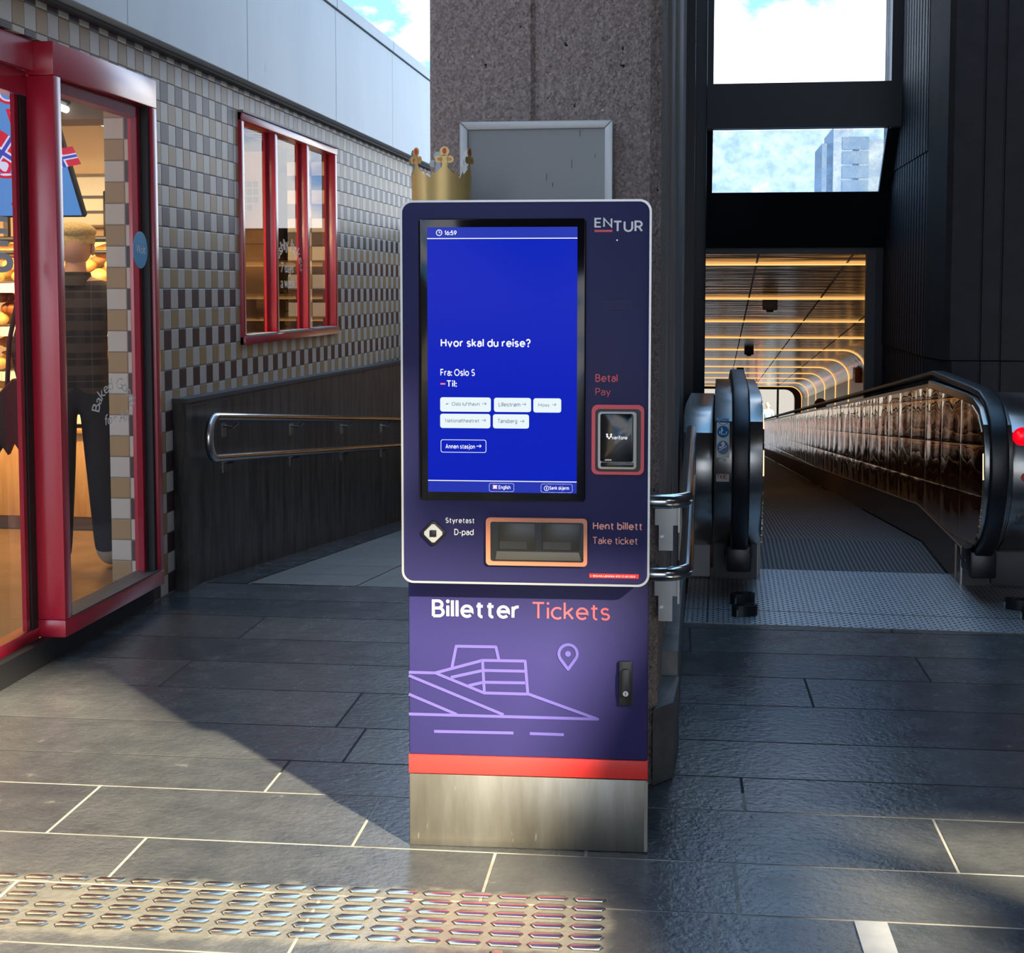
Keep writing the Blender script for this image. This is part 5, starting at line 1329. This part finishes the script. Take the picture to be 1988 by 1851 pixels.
tag(build('cardboard_box', f, M['card']), 'tall open cardboard box behind the first pane of the three-pane window', 'box')
f = MB(); f.box(-3.06, -2.905, 10.6, 11.1, .002, 2.2, bev=.01)
fr_ = tag(build('fridge', f, M['blackglass']), 'tall dark fridge behind the middle pane of the three-pane window', 'fridge')
f = MB(); f.box(-3.5, -2.89, 11.3, 11.6, 0, 2.78)
tag(build('wall_pier', f, M['tiles'], smooth=0), 'checker tiled pier inside the shop behind the three-pane window', 'wall', kind='structure')

# bread counter and shelves
YB = 8.30
bx0 = at_y(-60, 700, YB).x; bx1 = -3.02
ct = empty('bread_counter', ((bx0 + bx1) / 2, YB, 0), 0, 'pale wooden bread counter on a dark kick board', 'counter')
f = MB(); f.box(bx0, bx1, YB, YB + .7, .09, .60, bev=.004); build('counter_front', f, M['wood'], ct, world=True)
f = MB(); f.box(bx0, bx1, YB + .05, YB + .7, .003, .09); build('kick_board', f, M['bakery_dark'], ct, world=True)
f = MB(); f.box(bx0 - .01, bx1 + .01, YB - .02, YB + .7, .601, .63, bev=.004); build('counter_top', f, M['wood'], ct, world=True)
sh = empty('bread_shelf', ((bx0 + bx1) / 2, YB + .1, .63), 0, 'lit bread shelf unit standing on the wooden counter', 'bread shelf')
LV = [.70, .96, 1.235, 1.50]
for i, z in enumerate(LV):
    f = MB(); f.prism([(YB + .05, z - .02), (YB + .5, z + .04), (YB + .5, z + .055), (YB + .05, z - .005)], bx0, bx1, 'yz'); build('shelf', f, M['lightgrey'], sh, world=True, smooth=0)
    f = MB(); f.box(bx0, bx1, YB + .035, YB + .05, z - .045, z + .012); build('shelf_rail', f, M['cream_plastic'], sh, world=True, smooth=0)
    for k in range(5):
        x = bx0 + .08 + k * (bx1 - bx0 - .2) / 4.4
        f = MB(); f.box(x, x + .11, YB + .028, YB + .034, z - .04, z + .008); pl = build('price_label', f, M['price'], sh, world=True, smooth=0)
        f = MB(); f.text(str((25, 29, 35, 22, 29)[(k + i) % 5]), x + .012, x + .036, z - .032, z - .014, YB + .0272, 'xz', .02); build('price_figure', f, M['ink'], pl, world=True, smooth=0)
for x in (bx0, bx1 - .03):
    f = MB(); f.box(x, x + .03, YB + .48, YB + .52, .631, 2.0); build('upright', f, M['dark'], sh, world=True)
f = MB(); f.box(bx0 + .03, bx1 - .03, YB + .5, YB + .52, .64, 1.80); build('back_panel', f, M['bakery_wall'], sh, world=True, smooth=0)
f = MB(); f.tube([(bx0 + .02, YB + .10, 1.78), (bx1 - .02, YB + .10, 1.78)], .018, 8); f.tube([(bx0 + .02, YB + .12, 1.70), (bx1 - .02, YB + .12, 1.70)], .014, 8); build('shelf_bar', f, M['dark'], sh, world=True)
crust = mat('croissant_crust', (.45, .17, .035), .40, var=(14, (.30, .085, .015), (.62, .28, .07)), bump=(60, .3, .004))
roll_m = mat('bread_roll_crust', (.70, .42, .12), .5, var=(9, (.58, .27, .06), (.80, .55, .22)))
dark_m = mat('dark_bun_crust', (.22, .06, .02), .4, var=(14, (.10, .025, .008), (.40, .13, .035)))
def croissant():
    f = MB(); P = []; r = []
    n = 15
    for i in range(n):
        a = R(-65 + 130 * i / (n - 1)); P.append((.07 * sin(a), .07 * cos(a) - .05, .028)); u = abs(i - (n - 1) / 2) / ((n - 1) / 2)
        r.append(max(.006, .032 * (1 - u ** 1.6)) * (1.0 if i % 2 else .88))
    f.tube(P, r, 10); return f
def roll_():
    f = MB(); f.ell((0, 0, .03), .055, .045, .032); f.ell((.0, 0, .042), .035, .03, .026); return f
def bun():
    f = MB()
    for k in range(4):
        a = R(k * 90 + 20); f.ell((.026 * cos(a), .026 * sin(a), .028), .030, .034, .028, 10, 7)
    f.ell((0, 0, .044), .026, .026, .022, 10, 7); return f
def loaf():
    f = MB(); f.tube([(-.13, 0, .04), (-.12, 0, .04), (-.07, 0, .043), (0, 0, .045), (.07, 0, .043), (.12, 0, .04), (.13, 0, .04)], [.005, .025, .04, .044, .04, .025, .005], 12); return f
protos = {}
KIND = {'croissant': (croissant, crust, 'golden brown croissant'), 'bread_roll': (roll_, roll_m, 'pale yellow bread roll'), 'bun': (bun, dark_m, 'dark glazed bun'), 'bread_loaf': (loaf, crust, 'long brown loaf')}
rb = random.Random(11)
ORD = ('lowest', 'second lowest', 'third', 'top')
for i, z in enumerate(LV):
    kinds = (('bread_roll', 'bread_roll'), ('bread_roll', 'croissant'), ('bread_roll', 'bun'), ('bread_roll', 'bread_roll'))[i]
    for lay in range(3):
        kd = kinds[0] if lay == 0 else kinds[1]
        if i == 3 and lay == 2: kd = 'bread_loaf'
        for row in range(2 - (lay == 2)):
            n = 7 if kd != 'bread_loaf' else 3
            for k in range(n):
                x = bx0 + .12 + (k + .5 * (lay % 2)) * (bx1 - bx0 - .25) / n + rb.uniform(-.012, .012); y = YB + .13 + row * .15 + lay * .045; zz = z + .004 + (y - YB) * .13 + lay * .062
                if kd not in protos: o = protos[kd] = build(kd, KIND[kd][0](), KIND[kd][1], at=Matrix(), smooth=80)
                else: o = protos[kd].copy(); COL.objects.link(o)
                o.matrix_basis = Matrix.Translation((x, y, zz)) @ Matrix.Rotation(rb.uniform(0, 6.28) if kd != 'bread_loaf' else rb.uniform(-.3, .3), 4, 'Z') @ Matrix.Rotation(rb.uniform(-.3, .1), 4, 'X') @ Matrix.Scale(1.22, 4)
                tag(o, '%s heaped on the %s bakery shelf' % (KIND[kd][2], ORD[i]), 'bread', '%ss on the %s shelf' % (kd.replace('_', ' '), ORD[i]))

# hanging screen, ceiling lamp
Yt = 7.55
q1 = at_y(166, 421, Yt); q0 = at_y(-190, 421, Yt); tq = at_y(131, 247, 7.24)
hgt_ = 1.62
dn = Vector((0, Yt - 7.24, q1.z - tq.z)).normalized()
tv = empty('hanging_screen', ((q0.x + q1.x) / 2, Yt, q1.z), 0, 'lit blue display screen with flags hanging from the bakery ceiling', 'screen')
uu = Vector((1, 0, 0)); vv = -dn; nn = uu.cross(vv)     # nn faces the viewer
wT = q1.x - q0.x; hT = .86
def tvp(u, v, d=0): return tuple(Vector((q0.x, Yt, q1.z)) + uu * u + vv * v + nn * d)
def tvpoly(f, pts, d): f.face([tvp(u, v, d) for u, v in pts])
f = MB()
lo = [tvp(u, v, -.03) for u, v in ((0, 0), (wT, 0), (wT, hT), (0, hT))]; hi = [tvp(u, v, 0) for u, v in ((0, 0), (wT, 0), (wT, hT), (0, hT))]
f.face(hi); f.face(lo[::-1])
for i in range(4): j = (i + 1) % 4; f.face([hi[i], lo[i], lo[j], hi[j]])
bmesh.ops.recalc_face_normals(f.bm, faces=f.bm.faces[:]); build('screen_case', f, M['gasket'], tv, world=True, smooth=0)
f = MB(); tvpoly(f, [(.012, .012), (wT - .016, .012), (wT - .016, hT - .01), (.012, hT - .01)], .002); dsp = build('display', f, M['tv_blue'], tv, world=True, smooth=0)
def flag(cu, cv, w_, h_, ang):
    def r2(pts): return [(cu + a_ * cos(R(ang)) - b_ * sin(R(ang)), cv + a_ * sin(R(ang)) + b_ * cos(R(ang))) for a_, b_ in pts]
    for nm, m, ps, d in (('flag_field', 'tv_red', [[(-w_ / 2, -h_ / 2), (w_ / 2, -h_ / 2), (w_ / 2, h_ / 2), (-w_ / 2, h_ / 2)]], .004),
                     ('flag_cross', 'tv_white', [[(-w_ / 2, -h_ * .14), (w_ / 2, -h_ * .14), (w_ / 2, h_ * .14), (-w_ / 2, h_ * .14)], [(-w_ * .23, -h_ / 2), (w_ * .03, -h_ / 2), (w_ * .03, h_ / 2), (-w_ * .23, h_ / 2)]], .005),
                     ('flag_stripe', 'tv_navy', [[(-w_ / 2, -h_ * .07), (w_ / 2, -h_ * .07), (w_ / 2, h_ * .07), (-w_ / 2, h_ * .07)], [(-w_ * .165, -h_ / 2), (-w_ * .035, -h_ / 2), (-w_ * .035, h_ / 2), (-w_ * .165, h_ / 2)]], .006)):
        f = MB()
        for p_ in ps: tvpoly(f, [q for q in r2(p_)], d)
        build(nm, f, M[m], dsp, world=True, smooth=0)
def tvuv(px, py):
    d = ray(px, py); t = (Vector((q0.x, Yt, q1.z)) - CAM).dot(nn) / d.dot(nn); P = CAM + d * t - Vector((q0.x, Yt, q1.z)); return (P.dot(uu), P.dot(vv))
a_ = tvuv(8, 290); flag(a_[0], a_[1], .20, .13, 48); a_ = tvuv(44, 397); flag(a_[0], a_[1], .11, .07, -35); a_ = tvuv(134, 305); flag(a_[0] - .03, a_[1], .16, .11, 10)
for st_, (xa, ya, xb, yb_) in (('2', (30, 207, 44, 188)), ('1', (26, 236, 42, 216)), ('O', (2, 196, 27, 168)), ('!', (2, 340, 16, 312))):
    u0, v0 = tvuv(xa, ya); u1, v1 = tvuv(xb, yb_)
    for nm, m, g_, d in (('figure_outline', 'tv_red', .018, .0045), ('figure', 'tv_white', 0, .0062)):
        f = MB(); f.text(st_, u0 - g_, u1 + g_, v0 - g_, v1 + g_, 0, 'xy', .05 if g_ else .0)
        for v in f.bm.verts: v.co = Vector(tvp(v.co.x, v.co.y, d))
        build(nm, f, M[m], dsp, world=True, smooth=0)
for x in (q0.x + .3, q1.x - .3):
    f = MB(); f.tube([(x, Yt - .2, q1.z + .35), (x, Yt - .2, 2.78)], .015, 8); build('hanger', f, M['dark'], tv, world=True)
def atz(px, py, Z): return on_floor(px, py, Z)
p0 = atz(60, 187, 2.58); p1 = atz(204, 240, 2.58)
lamp = empty('ceiling_light', ((p0.x + p1.x) / 2, (p0.y + p1.y) / 2, 2.58), 0, 'white fluorescent tube light under the bakery ceiling', 'ceiling light')
f = MB(); f.tube([p0, p1], .022, 10); build('light_tube', f, M['tube_white'], lamp, world=True)
f = MB(); f.tube([p0 + Vector((0, 0, .05)), p1 + Vector((0, 0, .05))], .03, 6); f.tube([p0.lerp(p1, .3) + Vector((0, 0, .05)), p0.lerp(p1, .3) + Vector((0, 0, .20))], .008, 6); build('light_holder', f, M['dark'], lamp, world=True)
f = MB(); q = at_y(176, 400, 9.3); f.box(q.x - .35, q.x + .12, 9.3, 9.58, q.z - .13, q.z + .2, bev=.02); f.mi = 1; f.box(q.x - .33, q.x + .10, 9.292, 9.301, q.z + .05, q.z + .07); f.box(q.x - .33, q.x + .10, 9.292, 9.301, q.z - .05, q.z - .03)
tag(build('air_conditioner', f, [M['cream_plastic'], M['darkgrey']]), 'cream air conditioner high on the bakery back wall', 'air conditioner')
f = MB(); q = at_y(205, 405, 9.2); f.box(q.x - .02, q.x + .3, 9.2, 9.58, q.z - .2, q.z + .12, bev=.01)
tag(build('oven_unit', f, M['black']), 'black oven unit on the bakery back wall beside the air conditioner', 'oven')

# ================================================================== PEOPLE
def plaid(name, c0, c1, c2, k=1.0):
    m = mat(name, c0, .85); n, b = nodes_of(m); tcn = n.nodes.new('ShaderNodeTexCoord'); s = n.nodes.new('ShaderNodeSeparateXYZ'); n.links.new(tcn.outputs['Object'], s.inputs[0])
    def band(ax, per, wd, off=0.0): return mth(n, 'LESS_THAN', mth(n, 'FRACT', mth(n, 'ADD', mth(n, 'DIVIDE', s.outputs[ax], per), off)), wd)
    def mx_(fac, a, c):
        x = n.nodes.new('ShaderNodeMix'); x.data_type = 'RGBA'; n.links.new(fac, x.inputs[0])
        if isinstance(a, tuple): x.inputs[6].default_value = (*a, 1)
        else: n.links.new(a, x.inputs[6])
        x.inputs[7].default_value = (*c, 1); return x.outputs[2]
    c = mx_(mth(n, 'MULTIPLY', band('Z', .115, .42), .8), c0, c1); c = mx_(mth(n, 'MULTIPLY', band('X', .13, .36), .35), c, c1); c = mx_(mth(n, 'MULTIPLY', band('Z', .115, .04, .3), .7), c, c2); c = mx_(mth(n, 'MULTIPLY', band('X', .13, .04, .4), .5), c, c2)
    n.links.new(c, b.inputs['Base Color']); return m
def person(label, loc, rz, h, mats, zones, arms, fingers=True, legs=None, lean=0.0, cat='person', lw=1.0):
    """body as one skinned surface; zones(z, |x|) -> material slot; arms: list of (elbow, wrist, hand) per side"""
    root = empty('person', loc, rz, label, cat)
    k = h / 1.75; V = []; E_ = []; RD = []
    def add(p, r, par=None):
        V.append((p[0] * k, p[1] * k, p[2] * k)); RD.append((r[0] * k, r[1] * k) if isinstance(r, tuple) else (r * k, r * k))
        if par is not None: E_.append((par, len(V) - 1))
        return len(V) - 1
    pel = add((0, 0, .97), (.155, .115)); wa = add((0, .0, 1.10), (.150, .112), pel); ch = add((0, lean, 1.27), (.170, .120), wa); uc = add((0, lean, 1.40), (.135, .098), ch)
    nk = add((0, lean + .005, 1.495), .058, uc); nk2 = add((0, lean + .015, 1.55), .056, nk); hd1 = add((0, lean + .03, 1.61), (.055, .062), nk2); add((0, lean + .022, 1.68), (.06, .07), hd1)
    lg = legs or (((.10, .01, .50), (.105, -.02, .085), (.115, .11, .035)), ((.10, .01, .50), (.105, -.02, .085), (.115, .11, .035)))
    for sgn, (kn, an, to), arm in ((-1, lg[0], arms[0]), (1, lg[1], arms[1])):
        hp = add((sgn * .092, 0, .87), (.092, .098), pel); kk = add((sgn * kn[0], kn[1], kn[2]), .072 * lw, hp); aa = add((sgn * an[0], an[1], an[2]), .056 * lw, kk); add((sgn * to[0], to[1], to[2]), (.042, .032), aa)
        so_ = add((sgn * .175, lean, 1.405), .070, uc); el, wr, ha = arm
        ee = add((sgn * el[0], el[1], el[2]), .047, so_); ww_ = add((sgn * wr[0], wr[1], wr[2]), .031, ee); hh_ = add((sgn * ha[0], ha[1], ha[2]), (.036, .022), ww_)
        if fingers:
            d = (Vector(ha) - Vector(wr)).normalized(); side = Vector((0, 1, 0)); side = (side - d * side.dot(d)).normalized()
            for q, (o_, ln) in enumerate(((-.028, .062), (-.009, .074), (.010, .070), (.028, .055))):
                p1 = Vector(ha) + side * o_ + d * .028; p2 = p1 + d * ln * .6; p3 = p2 + (d + Vector((-.5, .25, 0))).normalized() * ln * .4
                a1 = add((sgn * p1.x, p1.y, p1.z), .0095, hh_); a2 = add((sgn * p2.x, p2.y, p2.z), .0088, a1); add((sgn * p3.x, p3.y, p3.z), .0078, a2)
            t1 = Vector(wr).lerp(Vector(ha), .6) + side * .034; t2 = t1 + (d + side * .8).normalized() * .045
            a1 = add((sgn * t1.x, t1.y, t1.z), .011, ww_); add((sgn * t2.x, t2.y, t2.z), .009, a1)
    me = bpy.data.meshes.new('b'); me.from_pydata(V, E_, []); o = bpy.data.objects.new('b', me); COL.objects.link(o)
    sk_ = o.modifiers.new('s', 'SKIN'); sub = o.modifiers.new('u', 'SUBSURF'); sub.levels = sub.render_levels = 2; sk_.use_smooth_shade = True
    for v, r in zip(me.skin_vertices[0].data, RD): v.radius = r; v.use_root = False
    me.skin_vertices[0].data[0].use_root = True
    dg = bpy.context.evaluated_depsgraph_get(); dg.update()
    m2 = bpy.data.meshes.new_from_object(o.evaluated_get(dg)); bpy.data.objects.remove(o)
    f = MB(); f.bm.free(); f.bm = bmesh.new(); f.bm.from_mesh(m2); bpy.data.meshes.remove(m2)
    for fc in f.bm.faces:
        c_ = fc.calc_center_median() / k; fc.material_index = zones(c_)
    sk_i = zones(Vector((0, 0, 1.60)))
    f.mi = sk_i
    f.ell((0, (lean + .022) * k, 1.655 * k), .083 * k, .100 * k, .108 * k, 18, 12)
    for sgn in (-1, 1): f.ell((sgn * .085 * k, (lean + .01) * k, 1.635 * k), .012 * k, .022 * k, .033 * k, 8, 6)
    f.ell((0, (lean + .122) * k, 1.640 * k), .014 * k, .02 * k, .026 * k, 8, 6)
    f.mi = len(mats) - 1
    for sgn in (-1, 1): f.ell((sgn * .030 * k, (lean + .112) * k, 1.672 * k), .012 * k, .010 * k, .008 * k, 8, 6)
    f.ell((0, (lean + .106) * k, 1.594 * k), .024 * k, .010 * k, .007 * k, 8, 6)
    body = build('body', f, mats, root, smooth=180)
    return root, k
jeans = mat('dark_jeans', (.012, .014, .022), .85); shoe = mat('pale_shoe', (.36, .31, .25), .7); shirt = plaid('dark_plaid_shirt', (.012, .009, .011), (.060, .045, .038), (.11, .085, .065))
ink2 = M['ink']
mp_ = at_y(152, 1105, 7.12)
def z_man(c):
    ax = abs(c.x)
    if ax > .20 and c.z < .88: return 0
    if c.z > 1.475: return 0
    if c.z > .93 or ax > .19: return 1
    if c.z > .10: return 2
    return 3
ax_ = at_y(148, 600, 7.12).x
man, k_ = person('man in tan flat cap and dark plaid shirt seen from behind in the bakery', (ax_, 7.12, .002), R(20), 1.80, [M['skin'], shirt, jeans, shoe, ink2], z_man,
     [((.285, .03, 1.13), (.27, .16, .92), (.262, .20, .85)), ((.265, .06, 1.12), (.20, .22, .98), (.17, .28, .95))],
     legs=(((.105, .03, .50), (.11, .0, .085), (.125, .12, .035)), ((.115, .02, .50), (.13, .03, .085), (.15, .15, .035))), lw=1.25)
f = MB(); f.ell((0, .035, 1.722), .104, .128, .050, 22, 12); f.ell((0, .145, 1.690), .075, .055, .012, 16, 8); f.lathe([(.090, 1.662), (.096, 1.660), (.099, 1.700), (.092, 1.706)], (0, .022, 0), 24)
f.sub(Matrix.Scale(k_, 4)); build('flat_cap', f, mat('tan_wool', (.50, .36, .15), .9, var=(90, (.36, .25, .09), (.62, .47, .22))), man, smooth=60)
f = MB(); f.lathe([(.070, 1.455), (.088, 1.45), (.074, 1.515), (.064, 1.52)], (0, .005, 0), 20); f.sub(Matrix.Scale(k_, 4)); build('shirt_collar', f, shirt, man, smooth=60)
# maroon bag hanging at his left side
bg_ = at_y(26, 745, 6.80)
bag = empty('shoulder_bag', (bg_.x, 6.80, at_y(26, 880, 6.80).z), R(15), 'dark maroon fringed bag hanging at the left side of the man in the cap', 'bag')
hb = at_y(26, 735, 6.80).z - bag.location.z
f = MB(); hw_ = .125
pr = [(-hw_, .06)] + [(-hw_ + .25 * (i + .5) / 9 * 1.0, .06 - (.045 if i % 2 else .0) - .02 * (i < 4)) for i in range(9)] + [(hw_, .05), (hw_ - .01, hb * .75), (hw_ - .06, hb), (0, hb * 1.0), (-.07, hb * .80), (-hw_ + .01, hb * .42)]
f.prism(pr, -.045, .045, 'xz', bev=.012)
build('bag_body', f, mat('maroon_suede', (.028, .006, .010), .8), bag, smooth=50)
f = MB(); f.tube([(-.03, 0, hb * .9), (-.02, .02, hb + .18), (.03, .03, hb + .42), (.12, .04, hb + .62)], .012, 8); f.tube([(.07, 0, hb * .93), (.06, .02, hb + .2), (.07, .03, hb + .42), (.12, .04, hb + .62)], .010, 8); build('bag_strap', f, M['gasket'], bag)
# people further down the tunnel
def z_w(c):
    ax = abs(c.x)
    if c.z > 1.47 or (ax > .2 and c.z < .9): return 0
    if c.z > .9 or ax > .19: return 1
    if c.z > .10: return 2
    return 3
ARM = [((.24, .0, 1.13), (.25, .06, .90), (.25, .08, .83)), ((.24, .0, 1.13), (.25, .06, .90), (.25, .08, .83))]
d_ = 25.0; lx = (1589 - 1397) / F * d_ - .217; ly = d_ - 7.43; fz = zs(ly) - .45
P_ = WM @ Vector((lx, ly, fz))
hh = 1.48 - (771 - 560) / F * d_ - fz
wo, kw = person('woman with auburn hair just showing above the right walkway handrail', P_, R(30), hh, [M['skin'], mat('brown_coat', (.10, .05, .03), .8), jeans, shoe, ink2], z_w, ARM, fingers=False)
f = MB(); f.ell((0, .0, 1.665), .108, .115, .105, 16, 10); f.ell((0, -.05, 1.55), .095, .07, .12, 14, 9); f.sub(Matrix.Scale(kw, 4)); build('hair', f, M['hair_brown'], wo, smooth=80)
for px_, dd, label, c1, c2, hr_ in ((1467, 2.2, 'pedestrian in a pink top standing in the tunnel exit', (.75, .36, .30), (.05, .05, .06), (.10, .05, .03)), (1490, 5.0, 'pedestrian in pale blue clothes standing beyond the tunnel exit', (.25, .42, .55), (.16, .30, .40), (.05, .04, .03))):
    d_ = YEND + dd + 7.43; lx = (px_ - 1397) / F * d_ - .217; P_ = WM @ Vector((lx, YEND + dd, zs(YEND) - .45))
    pp, kq = person(label, P_, R(160), 1.7, [M['skin'], mat('top', c1, .8), mat('trousers', c2, .8), shoe, ink2], z_w, ARM, fingers=False)
    f = MB(); f.ell((0, -.01, 1.68), .092, .100, .085, 14, 9); f.sub(Matrix.Scale(kq, 4)); build('hair', f, mat('hair', hr_, .7), pp, smooth=80)
